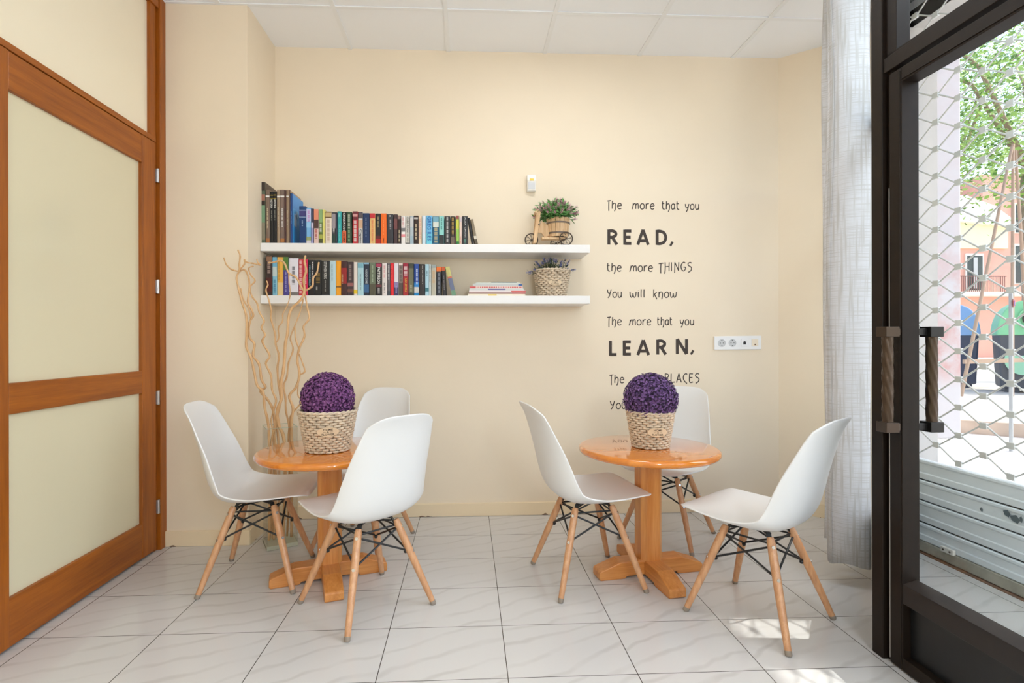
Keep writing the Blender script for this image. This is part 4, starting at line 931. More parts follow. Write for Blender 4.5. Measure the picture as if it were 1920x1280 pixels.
BRANCH = {
'B1':[(-1.203,2.846,1.582),(-1.193,2.849,1.551),(-1.198,2.852,1.51),(-1.2,2.855,1.473),(-1.215,2.858,1.437),(-1.206,2.863,1.377),(-1.19,2.868,1.304),(-1.172,2.874,1.235),(-1.173,2.881,1.147),(-1.177,2.887,1.072),(-1.155,2.891,1.016),(-1.139,2.897,0.932),(-1.127,2.903,0.866),(-1.096,2.905,0.828),(-1.092,2.911,0.752),(-1.088,2.919,0.656),(-1.072,2.92,0.552),(-1.068,2.92,0.3),(-1.078,2.91,0.032)],
'B1a':[(-1.276,2.849,1.541),(-1.267,2.852,1.509),(-1.243,2.854,1.482),(-1.203,2.855,1.469)],
'B1b':[(-1.107,2.85,1.535),(-1.102,2.851,1.516),(-1.087,2.853,1.503),(-1.124,2.852,1.511),(-1.16,2.851,1.517),(-1.171,2.85,1.53),(-1.173,2.852,1.507),(-1.198,2.855,1.478)],
'B2':[(-1.211,2.877,1.471),(-1.181,2.876,1.481),(-1.163,2.88,1.444),(-1.159,2.885,1.389),(-1.17,2.891,1.315),(-1.156,2.894,1.278),(-1.145,2.898,1.24),(-1.166,2.901,1.203),(-1.17,2.907,1.128),(-1.144,2.911,1.086),(-1.153,2.916,1.025),(-1.123,2.921,0.977),(-1.114,2.928,0.896),(-1.095,2.931,0.853),(-1.121,2.933,0.83),(-1.083,2.937,0.782),(-1.059,2.942,0.729),(-1.052,2.948,0.651),(-1.057,2.95,0.556),(-1.053,2.95,0.3),(-1.063,2.940,0.032)],
'B3':[(-1.205,2.885,1.384),(-1.193,2.89,1.324),(-1.165,2.895,1.268),(-1.161,2.9,1.212),(-1.181,2.905,1.156)],
'B5':[(-1.139,2.888,1.501),(-1.164,2.889,1.492),(-1.155,2.89,1.457),(-1.133,2.892,1.425),(-1.16,2.894,1.39),(-1.151,2.896,1.343),(-1.125,2.898,1.306),(-1.114,2.9,1.259),(-1.09,2.902,1.211),(-1.104,2.904,1.175),(-1.086,2.906,1.136),(-1.101,2.908,1.098),(-1.064,2.911,1.025),(-1.085,2.913,0.982),(-1.059,2.917,0.916),(-1.055,2.92,0.84),(-1.035,2.923,0.783),(-1.05,2.926,0.721),(-1.034,2.929,0.654),(-1.064,2.93,0.55),(-1.06,2.93,0.3),(-1.07,2.920,0.032)],
'B6':[(-1.096,2.952,1.432),(-1.088,2.953,1.41),(-1.099,2.953,1.381),(-1.084,2.953,1.329),(-1.071,2.954,1.272),(-1.072,2.954,1.224),(-1.051,2.955,1.143),(-1.048,2.956,1.085),(-1.031,2.956,1.023),(-1.039,2.957,0.956),(-1.034,2.958,0.87),(-1.023,2.958,0.793),(-1.033,2.959,0.726),(-1.045,2.96,0.659),(-1.036,2.96,0.544),(-1.032,2.96,0.3),(-1.042,2.95,0.032)],
'B7':[(-1.076,2.929,1.526),(-1.043,2.929,1.53),(-1.015,2.929,1.539),(-0.991,2.929,1.524),(-0.967,2.928,1.47),(-0.929,2.928,1.449),(-0.901,2.927,1.396),(-0.884,2.927,1.37)],
'B7b':[(-0.976,2.952,1.471),(-0.975,2.953,1.42),(-0.968,2.953,1.363),(-0.985,2.954,1.296),(-1.008,2.954,1.253),(-1.011,2.955,1.21),(-1.033,2.955,1.176),(-1.031,2.955,1.121),(-1.05,2.956,1.09)],
'B8':[(-0.879,2.929,1.567),(-0.884,2.929,1.532),(-0.875,2.928,1.484),(-0.888,2.928,1.437),(-0.884,2.927,1.375),(-0.903,2.927,1.327),(-0.95,2.926,1.28),(-0.968,2.926,1.232),(-0.974,2.925,1.147),(-0.985,2.924,1.09),(-0.99,2.924,1.014),(-0.996,2.923,0.939),(-1.009,2.922,0.873),(-1.005,2.922,0.797),(-1.028,2.921,0.722),(-1.019,2.92,0.646),(-0.991,2.92,0.561),(-0.987,2.92,0.3),(-0.997,2.91,0.032)],
'B8a':[(-0.807,2.929,1.531),(-0.817,2.928,1.475),(-0.838,2.928,1.443),(-0.841,2.927,1.403),(-0.875,2.927,1.377)],
'B9':[(-0.893,2.963,1.368),(-0.881,2.964,1.292),(-0.87,2.964,1.226),(-0.9,2.965,1.184),(-0.896,2.965,1.128),(-0.925,2.966,1.061),(-0.935,2.967,0.994),(-0.924,2.967,0.921),(-0.943,2.968,0.849),(-0.979,2.968,0.801),(-0.96,2.969,0.734),(-0.948,2.97,0.666),(-0.961,2.97,0.561),(-0.957,2.97,0.3),(-0.967,2.960,0.032)],
'B9a':[(-0.947,2.965,1.176),(-0.944,2.965,1.119),(-0.927,2.966,1.061)],
'B9b':[(-0.925,2.966,1.032),(-0.908,2.967,0.984),(-0.895,2.967,0.936),(-0.924,2.967,0.917)],
'B10':[(-0.903,2.973,1.336),(-0.925,2.974,1.254),(-0.953,2.975,1.181),(-0.975,2.975,1.119),(-0.961,2.976,1.056),(-0.986,2.977,0.984),(-0.995,2.977,0.907),(-1.013,2.978,0.859),(-1.004,2.978,0.791),(-1.001,2.979,0.714),(-0.985,2.98,0.636),(-0.988,2.98,0.559),(-0.984,2.98,0.3),(-0.994,2.97,0.032)],
'B11':[(-0.939,2.992,0.867),(-0.941,2.992,0.804),(-0.922,2.991,0.765),(-0.945,2.991,0.692),(-0.956,2.99,0.634),(-0.943,2.99,0.547),(-0.939,2.99,0.3),(-0.949,2.980,0.032)],
'B12':[(-1.042,2.927,0.749),(-1.063,2.929,0.683),(-1.055,2.93,0.616),(-1.041,2.93,0.55),(-1.037,2.93,0.3),(-1.047,2.920,0.032)],
}

BR = {'B1': (.0068, 'twisted pale branch whose forked tip is furthest left', ('B1a', 'B1b')), 'B2': (.0068, 'twisted branch crossing the leftmost one below its tip', ('B3',)),
      'B5': (.0056, 'strongly curling thin branch, third from the left', ()), 'B6': (.0058, 'twisted branch with a hooked tip before the first lower-shelf books', ('B7b',)),
      'B8': (.0086, 'thickest branch, forking in front of the lower-shelf books', ('B7', 'B8a')), 'B9': (.0072, 'branch furthest right, with side loops, above the purple ball', ('B9a', 'B9b')),
      'B10': (.0055, 'slender branch rising just right of the thickest branch', ()), 'B11': (.0055, 'short twisted branch low on the right side of the vase', ()), 'B12': (.0055, 'short stub of a branch in the middle of the vase', ())}
def vfit(q):
    # below the rim a stem stays between the glass walls
    if q[2] > .70: return q
    c, s = math.cos(math.radians(28)), math.sin(math.radians(28)); dx, dy = q[0] + 1.022, q[1] - 2.944
    u, v = dx * c + dy * s, -dx * s + dy * c; u = max(-.058, min(.058, u)); v = max(-.058, min(.058, v))
    return (u * c - v * s - 1.022, u * s + v * c + 2.944, q[2])
for k, (r, lb, subs) in BR.items():
    P = [vfit(q) for q in BRANCH[k]]; o = Vector((P[-1][0], P[-1][1], .024)); t = thing('twisted_branch', lb, 'branch', o, 0, 'twisted branches in the glass vase')
    def tub(P, r0, r1):
        C = [p - o for p in catmull(P, 5)]; n = len(C)
        return MB().tube(C, [r0 + (r1 - r0) * min(1, i / n * 1.6) + .0006 * math.sin(i * 1.3) for i in range(n)], 8)
    tub(P, r * .62, r).build('main_stem', m_br, t, smooth=True)
    for s in subs: tub(BRANCH[s], r * .5, r * .62).build('side_twig', m_br, t, smooth=True)

# ------------------------------------------------------------------ wall writing
GLY = {
 'T': (.62, [[(0, 1.36), (.25, 1.42), (.6, 1.45)], [(.30, 1.42), (.27, .6), (.27, -.38)]]),
 'h': (.66, [[(.06, 1.45), (.03, .7), (.02, 0)], [(.03, .55), (.2, .93), (.42, .98), (.54, .7), (.52, .15), (.42, -.25), (.32, -.42)]]),
 'e': (.66, [[(.05, .52), (.35, .56), (.58, .62), (.5, .9), (.30, 1), (.08, .78), (.02, .42), (.14, .08), (.34, 0), (.58, .12)]]),
 'm': (1.12, [[(0, 0), (.10, .06), (.22, .62), (.25, 1)], [(.22, .6), (.40, .95), (.56, .95), (.62, .7), (.62, 0)], [(.62, .6), (.80, .97), (.95, .93), (1.0, .65), (1.02, 0)]]),
 'o': (.70, [[(.34, 1), (.08, .8), (0, .45), (.10, .1), (.32, 0), (.56, .16), (.62, .55), (.52, .88), (.34, 1)]]),
 'r': (.50, [[(.04, 1), (.03, .5), (.02, 0)], [(.03, .55), (.16, .88), (.34, 1), (.46, .95)]]),
 't': (.52, [[(.12, 1.42), (.10, .6), (.16, .12), (.34, .02), (.44, .06)], [(-.02, 1.0), (.38, 1.04)]]),
 'a': (.66, [[(.54, .78), (.34, 1), (.10, .82), (.02, .42), (.14, .06), (.34, .04), (.52, .35)], [(.56, 1), (.53, .5), (.58, 0)]]),
 'y': (.66, [[(0, 1), (.08, .45), (.26, .28), (.46, .5)], [(.60, 1), (.48, .5), (.32, -.1), (.12, -.42)]]),
 'u': (.68, [[(.02, 1), (.02, .4), (.14, .06), (.34, .02), (.52, .3)], [(.56, 1), (.55, .5), (.55, .0)]]),
 'Y': (.72, [[(0, 1.4), (.08, .9), (.26, .68), (.46, .86)], [(.62, 1.42), (.46, .8), (.28, .2), (.06, -.08)]]),
 'w': (1.0, [[(0, 1), (.04, .4), (.18, .03), (.36, .2), (.44, .75)], [(.44, .75), (.50, .25), (.64, .02), (.82, .3), (.90, 1)]]),
 'i': (.24, [[(.06, 1), (.05, .5), (.06, 0)], [(.065, 1.26), (.065, 1.34)]]),
 'l': (.26, [[(.07, 1.45), (.05, .7), (.06, 0)]]),
 'k': (.60, [[(.04, 1.45), (.03, .7), (.02, 0)], [(.46, .98), (.2, .62), (.04, .5)], [(.12, .55), (.32, .1), (.50, -.35)]]),
 'n': (.66, [[(.04, 1), (.03, .5), (.02, 0)], [(.03, .55), (.2, .93), (.42, .97), (.54, .7), (.53, .2), (.42, -.36)]]),
 'g': (.66, [[(.54, .78), (.34, 1), (.10, .82), (.02, .45), (.14, .1), (.34, .06), (.52, .35)], [(.56, 1), (.55, .3), (.46, -.3), (.2, -.4)]]),
 "'": (.2, [[(.1, 1.45), (.04, 1.2)]]),
 'H': (.62, [[(.04, 1.62), (.06, .8), (.02, -.1), (-.06, -.4)], [(.56, 1.62), (.54, .8), (.54, .05)], [(.05, .78), (.3, .86), (.55, .84)]]),
 'I': (.26, [[(.06, 1.62), (.06, .05)]]),
 'N': (.66, [[(.04, -.3), (.06, .8), (.06, 1.62)], [(.06, 1.62), (.3, .9), (.52, .15)], [(.56, 1.65), (.54, .9), (.52, .15)]]),
 'G': (.70, [[(.56, 1.5), (.36, 1.66), (.10, 1.3), (.03, .8), (.14, .3), (.36, .1), (.56, .4), (.58, .75), (.34, .74)]]),
 'S': (.60, [[(.50, 1.5), (.28, 1.62), (.06, 1.38), (.12, 1.05), (.38, .85), (.50, .5), (.36, .1), (.06, -.15)]]),
 'P': (.56, [[(.04, 1.62), (.04, .05)], [(.04, 1.6), (.34, 1.5), (.46, 1.25), (.32, .95), (.04, .85)]]),
 'L': (.56, [[(.06, 1.62), (.04, .7), (.06, .12), (.3, .08), (.5, .12)]]),
 'A': (.66, [[(.30, 1.62), (.14, .8), (.0, 0)], [(.30, 1.62), (.46, .8), (.60, .05)], [(.08, .55), (.52, .6)]]),
 'C': (.62, [[(.52, 1.45), (.36, 1.62), (.10, 1.3), (.03, .85), (.12, .4), (.34, .02), (.5, -.15)]]),
 'E': (.56, [[(.04, 1.62), (.04, .1), (.46, .1)], [(.04, 1.58), (.46, 1.56)], [(.04, .9), (.40, .9)]]),
}
BOLD = { # heavy capitals, unit height 1
 'R': (.66, [[(.11, 0), (.11, 1)], [(.11, .91), (.34, .91), (.50, .80), (.50, .62), (.34, .50), (.11, .50)], [(.30, .50), (.58, .0)]]),
 'E': (.52, [[(.11, 0), (.11, 1)], [(.11, .91), (.5, .91)], [(.11, .50), (.46, .50)], [(.11, .09), (.5, .09)]]),
 'A': (.80, [[(.09, 0), (.40, 1)], [(.71, 0), (.40, 1)], [(.24, .27), (.56, .27)]]),
 'D': (.72, [[(.11, 0), (.11, 1)], [(.11, .91), (.30, .91), (.52, .80), (.62, .5), (.52, .2), (.30, .09), (.11, .09)]]),
 'L': (.50, [[(.11, 0), (.11, 1)], [(.11, .09), (.5, .09)]]),
 'N': (.76, [[(.11, 0), (.11, 1)], [(.11, 1), (.65, 0)], [(.65, 0), (.65, 1)]]),
 ',': (.30, [[(.20, .22), (.06, -.06)]]),
}
m_vinyl = mat('dark_brown_vinyl', (60, 48, 40), .6)
def stroke(mb, pts, w, org, sx, sz, k=5, lift=0, sharp=False):
    P = [Vector((org[0] + x * sx, 0, org[1] + z * sz)) for x, z in pts]
    C = P if (len(P) == 2 or sharp) else catmull(P, k)
    vs = []; fs = []; y1 = -.0006 - lift
    for i, p in enumerate(C):
        a = C[max(i - 1, 0)]; b = C[min(i + 1, len(C) - 1)]; t = (b - a).normalized(); n = Vector((-t.z, 0, t.x)) * w / 2
        vs += [(p.x + n.x, y1, p.z + n.z), (p.x - n.x, y1, p.z - n.z)]
    for i in range(len(C) - 1): fs.append((2 * i, 2 * i + 2, 2 * i + 3, 2 * i + 1))
    n0 = len(vs)
    vs += [(x, 0, z) for x, y, z in vs]
    for i in range(len(C) - 1): fs += [(2 * i, n0 + 2 * i, n0 + 2 * i + 2, 2 * i + 2), (2 * i + 1, 2 * i + 3, n0 + 2 * i + 3, n0 + 2 * i + 1)]
    mb.add([(x, y, z) for x, y, z in vs], [f[::-1] for f in fs])
wt = thing('wall_lettering', 'dark brown wall writing about reading and learning, right of the shelves', 'wall writing', (.889, 3.355, 0))
KX, KZ = .00118, .00116      # metres per unit of the layout drawing
def words(ws, base, xh, tilt=0):
    for s, x0, x1 in ws:
        mb = MB(); li = 0
        adv = sum(GLY[c][0] + .16 for c in s) - .16; sx = (x1 - x0) * KX / adv; x = (x0 - 55) * KX
        for c in s:
            w, st = GLY[c]
            for q in st:
                stroke(mb, q, .0062, (x, base), sx, xh, lift=li * .00001); li += 1
            x += (w + .16) * sx
        mb.build('lettered_word', m_vinyl, wt)
def zof(y): return 1.9905 - (y - 58) * KZ
words([('The', 55, 137), ('more', 190, 317), ('that', 357, 455), ('you', 487, 565)], zof(100), .036)
words([('the', 55, 135), ('more', 177, 307), ('THINGS', 338, 525)], zof(443), .036)
words([('You', 57, 137), ('will', 180, 265), ('know', 310, 440)], zof(587), .036)
words([('The', 55, 135), ('more', 173, 297), ('that', 330, 415), ('you', 457, 535)], zof(740), .036)
words([('The', 67, 148), ('more', 195, 320), ('PLACES', 372, 565)], zof(1058), .036)
words([('You', 72, 160), ("'ll", 182, 235), ('go', 270, 330)], zof(1200), .036)
def bold(lets, y0, y1, tilt):
    mb = MB(); H = (y1 - y0) * KZ; li = 0
    for c, x0, x1 in lets:
        w, st = BOLD[c]; sx = (x1 - x0) * KX / (w if c != ',' else .26)
        bz = zof(y1) + tilt * (x0 - 55) * KX
        for q in st:
            stroke(mb, q, H * (.20 if c != ',' else .15), ((x0 - 55) * KX, bz), sx, H, k=4, lift=li * .00001); li += 1
    mb.build('bold_word', m_vinyl, wt)
bold([('R', 55, 117), ('E', 142, 190), ('A', 215, 290), ('D', 320, 387), (',', 397, 422)], 214, 297, .0)
bold([('L', 63, 106), ('E', 138, 186), ('A', 214, 291), ('R', 322, 384), ('N', 430, 502), (',', 510, 535)], 826, 909, .024)

# ------------------------------------------------------------------ socket strip and motion sensor
m_wp = mat('white_socket_plastic', (240, 240, 240), .3)
m_dk = mat('dark_recess', (38, 36, 36), .6); m_sg = mat('socket_grey', (206, 207, 208), .4)
so = thing('socket_strip', 'white four-gang socket strip on the back wall', 'socket strip', (1.737, 3.355, 1.085))
so.rotation_euler.y = math.radians(-.6)
MB().box(-.155, -.010, -.044, .155, 0, .044).build('plate', m_wp, so, bevel=.003)
for x in (-.106, -.036):
    f = MB(); R = .021
    f.xf(Matrix.Identity(4)); f.lathe([(R, 0), (R + .002, .0018), (R + .0035, .0018), (R + .004, 0)], 32).lathe([(.0005, .0006), (R, .0004)], 32)
    f.xf(Matrix.Translation((x, -.010, 0)) @ Matrix.Rotation(pi / 2, 4, 'X')); o = f.build('power_socket', m_sg, so, smooth='auto')
    h = MB()
    for dx in (-.0095, .0095): h.cyl((x + dx, -.0112, 0), (x + dx, -.0105, 0), .0028, n=10)
    h.box(x - .003, -.0122, .0155, x + .003, -.0105, .0195).box(x - .003, -.0122, -.0195, x + .003, -.0105, -.0155)
    h.build('contact', m_dk, o)
d = MB().box(.021, -.0125, -.023, .063, -.010, .023).build('data_socket', m_wp, so, bevel=.001); MB().box(.034, -.0131, -.011, .052, -.0124, .007).box(.038, -.0131, .007, .048, -.0124, .011).build('port', m_dk, d)
d = MB().box(.091, -.0125, -.023, .133, -.010, .023).build('cord_outlet', mat('cream_blank_plate', (238, 226, 204), .4), so, bevel=.001); MB().sphere((.112, -.0125, -.012), .0045, 10, 6).build('cord_hole', mat('brown_hole', (96, 66, 40), .6), d)
se = thing('motion_sensor', 'small white alarm motion sensor on the wall above the tricycle planter', 'sensor', (.402, 3.355, 2.092))
MB().slab([(-.028, 0, -.052), (-.028, 0, .052), (-.028, -.036, .052), (-.028, -.048, .010), (-.028, -.034, -.050)], (.056, 0, 0)).build('housing', mat('sensor_white', (238, 236, 230), .4), se, bevel=.005, bseg=3)
MB().slab([(-.021, -.0475, .002), (-.021, -.0485, .001), (-.021, -.0375, -.040), (-.021, -.036, -.040)], (.042, 0, 0)).build('lens', mat('sensor_lens', (214, 216, 220), .25), se, bevel=.0008)
MB().slab([(-.013, -.0445, .024), (-.013, -.0452, .024), (-.013, -.0498, .009), (-.013, -.049, .009)], (.026, 0, 0)).build('sticker', mat('yellow_sticker', (236, 200, 70), .5), se)

# ------------------------------------------------------------------ rolling shutter across the recess (plane x = 2.37)
m_alu = mat('pale_grey_lattice', (222, 223, 222), .45, metal=.2)
m_slat = mat('pale_blue_grey_slat', (232, 240, 246), .4, vary=.03, vscale=6)
m_chip = mat('chipped_grey_primer', (92, 108, 116), .7)
sh = thing('rolling_shutter', 'pale grey rolling shutter with open lattice above solid slats, outside the door', 'shutter', (2.37, 0, 0))
gr = MB(); nd = MB()
YS = 2.461; PY, PZ = .1237, .136
k0, k1 = -15, 4
nlev = 18
zb = .503
for L_ in range(nlev):
    zc = zb + PZ * L_
    for sgn in (1, -1):
        # each rod is a wave that meets the next one at the clips
        pts = []
        for k in range(k0, k1 + 1):
            y = YS + PY * k; odd = k % 2
            z = (zc + .005 if not odd else zc + PZ / 2 - .005) if sgn == 1 else (zc - .005 if not odd else zc - PZ / 2 + .005)
            pts += [(0, y - .019, z), (0, y + .019, z)]
        if sgn == -1 and L_ == 0: continue
        gr.tube(pts, .004, 6)
    for k in range(k0, k1 + 1):
        y = YS + PY * k; z = zc + (PZ / 2 if k % 2 else 0)
        nd.box(-.0065, y - .017, z - .0145, .0065, y + .017, z + .0145)
gr.build('lattice', m_alu, sh, smooth=True); nd.build('lattice_clips', m_alu, sh, bevel=.002)
Y0, Y1 = .60, 2.955
for z0, z1 in ((.381, .482), (.273, .374), (.160, .266), (.062, .152)):
    prof = [(-.012, z0), (-.016, z0 + .004), (-.017, z0 + .030), (-.014, z0 + .036), (-.0145, z1 - .022), (-.019, z1 - .014), (-.019, z1 - .004), (-.013, z1)]
    MB().slab([(x, Y0, z) for x, z in prof] + [(.012, Y0, z1), (.012, Y0, z0)], (0, Y1 - Y0, 0)).build('slat', m_slat, sh)
MB().box(-.006, Y0, .06, .006, Y1, .48).build('slat_gap_sheet', mat('dark_gap_sheet', (40, 44, 46), .7), sh)  # dark sheet behind the slats, seen only in the gaps between them
MB().box(-.02, Y0, .008, .016, Y1, .060).build('bottom_bar', mat('worn_bottom_bar', (168, 164, 150), .5, vary=.25, vscale=14), sh, bevel=.003)
for y, z, w, h in ((2.215, .345, .016, .016), (2.18, .332, .022, .018), (2.155, .338, .007, .014), (2.33, .325, .008, .01)):
    MB().slab([(-.0205, y - w, z), (-.0205, y - w * .2, z + h), (-.0205, y + w, z + h * .4), (-.0205, y + w * .6, z - h * .6), (-.0205, y - w * .5, z - h)][::-1], (-.0008, 0, 0)).build('paint_chip', m_chip, sh)
lk = MB().box(-.034, 2.46, .058, -.018, 2.53, .084).build('lock', mat('white_lock_cover', (226, 224, 218), .5), sh, bevel=.003)
MB().sphere((-.034, 2.477, .071), .005, 8, 6).sphere((-.034, 2.513, .071), .005, 8, 6).build('keyhole', m_dk, lk)
MB().box(-.03, Y0, 2.88, .03, Y1, 2.94).build('head_box', mat('dark_shutter_box', (70, 74, 74), .5), sh)
MB().box(-.03, 2.952, 0, .03, 2.985, 2.94).build('guide_rail', m_alu, sh)
struct(MB().box(2.335, .4, -.048, 2.44, 3.0, .004).build('trim_3', mat('rusty_floor_channel', (122, 88, 64), .7, vary=.3, vscale=20)), 'rusty floor channel under the shutter', 'channel')
struct(MB().box(2.405, 2.99, -.1, 2.75, 4.6, 6.0).box(2.42, -3.7, FZ, 2.75, 2.99, 6.0).build('wall_facade', mat('pale_facade_stone', (208, 204, 200), .8, vary=.06, vscale=3)), 'pale stone facade outside the shop', 'facade')

# ------------------------------------------------------------------ the street outside
m_pave = mat('pale_paving', (206, 205, 203), .8, vary=.07, vscale=2.5)
struct(MB().box(2.44, -12, -.25, 60, 60, -.03).build('street_ground', m_pave), 'pale sunlit paving outside the shop', 'ground')
m_kerb = mat('warm_grey_kerb', (196, 176, 158), .8, vary=.12, vscale=4)
struct(MB().prism([(5.4, 6.75), (7.5, 5.0), (11, 2.2), (40, 2.2), (40, 40), (5.4, 40)], -.04, .12).build('raised_pavement', mat('worn_paving', (206, 198, 186), .8, vary=.1, vscale=2)), 'raised pavement with a kerb across the lane', 'pavement')
kb = MB()
for (a, b) in (((5.4, 6.75), (7.5, 5.0)), ((7.5, 5.0), (11, 2.2))):
    kb.beam((a[0], a[1], .035), (b[0], b[1], .035), .14, .19)
struct(kb.build('kerb', m_kerb, bevel=.01), 'warm grey kerb stones of the raised pavement', 'kerb')
def pil_mat():
    m = mat('rose_stained_marble', (226, 216, 212), .5)
    nt = m.node_tree; b = nt.nodes['Principled BSDF']; N = nt.nodes.new; L = nt.links.new
    tc = N('ShaderNodeTexCoord'); n = N('ShaderNodeTexNoise'); n.inputs['Scale'].default_value = 3.4; n.inputs['Detail'].default_value = 7; n.inputs['Roughness'].default_value = .65; L(tc.outputs['Object'], n.inputs['Vector'])
    sp = N('ShaderNodeSeparateXYZ'); L(tc.outputs['Object'], sp.inputs[0])
    # the stain is worn into the stone between knee and head height
    rr = N('ShaderNodeValToRGB'); e = rr.color_ramp.elements
    e[0].position = .16; e[0].color = (.0, 0, 0, 1); e[1].position = .24; e[1].color = (1, 1, 1, 1)
    x = e.new(.50); x.color = (.75, .75, .75, 1); x = e.new(.70); x.color = (.15, .15, .15, 1)
    dv = N('ShaderNodeMath'); dv.operation = 'DIVIDE'; dv.inputs[1].default_value = 3.4; L(sp.outputs[2], dv.inputs[0]); L(dv.outputs[0], rr.inputs[0])
    r2 = N('ShaderNodeValToRGB'); r2.color_ramp.elements[0].position = .40; r2.color_ramp.elements[1].position = .62; L(n.outputs[0], r2.inputs[0])
    mu = N('ShaderNodeMath'); mu.operation = 'MULTIPLY'; L(rr.outputs[0], mu.inputs[0]); L(r2.outputs[0], mu.inputs[1])
    mx = N('ShaderNodeMix'); mx.data_type = 'RGBA'; mx.inputs['A'].default_value = (*lin((190, 186, 188)), 1); mx.inputs['B'].default_value = (*lin((186, 142, 136)), 1)
    L(mu.outputs[0], mx.inputs['Factor']); L(mx.outputs['Result'], b.inputs['Base Color'])
    return m
struct(MB().box(4.75, 5.845, -.03, 5.652, 6.6, 6.1).build('pillar', pil_mat(), bevel=.01), 'broad marble pillar with rose stains outside the shop', 'pillar')
struct(MB().box(4.75, 1.69, -.03, 5.652, 3.4, 6.1).build('pillar', MATS['rose_stained_marble'], bevel=.01), 'unseen arcade pillar right of the view, widened to block the sun', 'pillar')  # pillar out of view, widened to keep the sun off the rear floor
struct(MB().box(2.6, 5.9, 4.45, 5.6, 6.5, 4.95).build('arcade_beam', mat('pink_brown_beam', (176, 140, 124), .8, vary=.08, vscale=3)), 'pinkish beam of the arcade above the pavement', 'beam')
struct(MB().box(2.45, -8, 6.1, 5.76, 12, 6.5).build('arcade_ceiling', mat('pink_white_soffit', (226, 206, 196), .8)), 'pale soffit of the arcade', 'soffit')

def container(name, label, loc, w, d, body, lid, rz):
    t = thing(name, label, 'recycling container', loc, rz, 'recycling containers across the street')
    hb = 1.08
    mb = MB()
    mb.add([(-w * .46, -d * .40, .08), (w * .46, -d * .40, .08), (w * .46, d * .40, .08), (-w * .46, d * .40, .08), (-w / 2, -d / 2, hb), (w / 2, -d / 2, hb), (w / 2, d / 2, hb), (-w / 2, d / 2, hb)],
           [(3, 2, 1, 0), (4, 5, 6, 7), (0, 1, 5, 4), (1, 2, 6, 5), (2, 3, 7, 6), (3, 0, 4, 7)])
    mb.build('body', body, t, bevel=.03)
    for s in (-1, 1): MB().box(s * w * .3 - .1, -d * .3, 0, s * w * .3 + .1, d * .3, .09).build('foot', body, t)
    pr = [(w / 2 + .02, hb - .02)] + [((w / 2 + .02) * math.cos(a) ** .62 if math.cos(a) > 0 else 0, hb + .62 * math.sin(a)) for a in [pi / 2 * k / 10 for k in range(0, 11)]]
    prof = pr + [(-x, z) for x, z in pr[::-1][1:]]
    dm = MB().slab([(x, -d / 2 - .02, z) for x, z in prof], (0, d + .04, 0)); dm.build('domed_lid', lid, t, bevel=.05, smooth='auto')
    return t
m_cb = mat('dark_grey_container', (78, 83, 92), .5); m_cb2 = mat('navy_container', (62, 74, 98), .5)
m_gl2 = mat('green_container_lid', (136, 206, 156), .45); m_bl2 = mat('blue_container_lid', (136, 176, 222), .45); m_disc = mat('pale_green_disc', (160, 214, 180), .6); m_pr = mat('white_print', (232, 232, 228), .6)
RZ = math.radians(-40)
cg = container('glass_container', 'recycling container with a domed green lid, seen through the door glass', (10.50, 9.42, .12), 1.02, .9, m_cb, m_gl2, RZ)
o = MB().lathe([(.0005, 0), (.17, 0), (.19, .03), (.21, .03), (.21, -.02)], 28); o.xf(Matrix.Translation((-.05, -.475, 1.36)) @ Matrix.Rotation(pi / 2, 4, 'X')); o.build('rim_of_inlet', m_gl2, cg, smooth='auto')
o = MB().lathe([(.0005, .0), (.15, .0), (.15, .02), (.0005, .02)], 24); o.xf(Matrix.Translation((-.05, -.485, 1.36)) @ Matrix.Rotation(pi / 2, 4, 'X')); o.build('inlet', m_black, cg)
o = MB().lathe([(.0005, .005), (.27, .005), (.27, 0)], 36); o.xf(Matrix.Translation((-.16, -.418, .60)) @ Matrix.Rotation(pi / 2 - .10, 4, 'X')); o.build('round_sticker', m_disc, cg)
o = MB()
for x in (-.40, -.24): o.lathe([(.0005, .004), (.075, .004), (.075, 0)], 20, (x, .98, 0))
o.xf(Matrix.Translation((0, -.468, 0)) @ Matrix.Rotation(pi / 2 - .10, 4, 'X') @ Matrix.Translation((0, -.03, .03))); o.build('round_pictogram', m_pr, cg)
cb = container('paper_container', 'recycling container with a domed blue lid, half hidden behind the pillar', (10.05, 10.75, .12), 1.0, .8, m_cb2, m_bl2, RZ)

# no-parking sign on a post and stakes round the tree
sg = thing('road_sign', 'small oval blue and red sign on a thin grey post across the lane', 'road sign', (5.50, 5.14, -.03), math.radians(40))
m_post = mat('galvanised_post', (176, 178, 178), .4, metal=.3)
MB().cyl((0, 0, 0), (0, 0, 1.62), .017, n=10).build('post', m_post, sg, smooth='auto')
for r, y, m_, nm in ((.088, -.022, mat('sign_red', (206, 40, 52), .4), 'red_ring'), (.066, -.0255, mat('sign_blue', (44, 84, 176), .4), 'blue_disc')):
    o = MB().lathe([(.0005, .003), (r, .003), (r, 0), (.0005, 0)], 32, sy=.46); o.xf(Matrix.Translation((0, y, 1.50)) @ Matrix.Rotation(pi / 2, 4, 'X')); o.build(nm, m_, sg)
MB().beam((-.040, -.0295, 1.522), (.040, -.0295, 1.478), .002, .014, up=(.5, 0, .87)).build('red_slash', MATS['sign_red'], sg)
m_stk = mat('weathered_stake', (176, 150, 128), .7)
tsr = thing('tree_stakes', 'leaning wooden tree stakes with a cross rail in front of the containers', 'tree stakes', (8.53, 8.82, .12))
for a, b in (((0, 0, 0), (.70, -.22, 4.25)), ((.86, -.06, 0), (.74, -.2, 4.3)), ((1.5, .2, 0), (.78, -.2, 4.2))):
    MB().cyl(a, b, .03, .022, 10).build('stake', m_stk, tsr, smooth='auto')
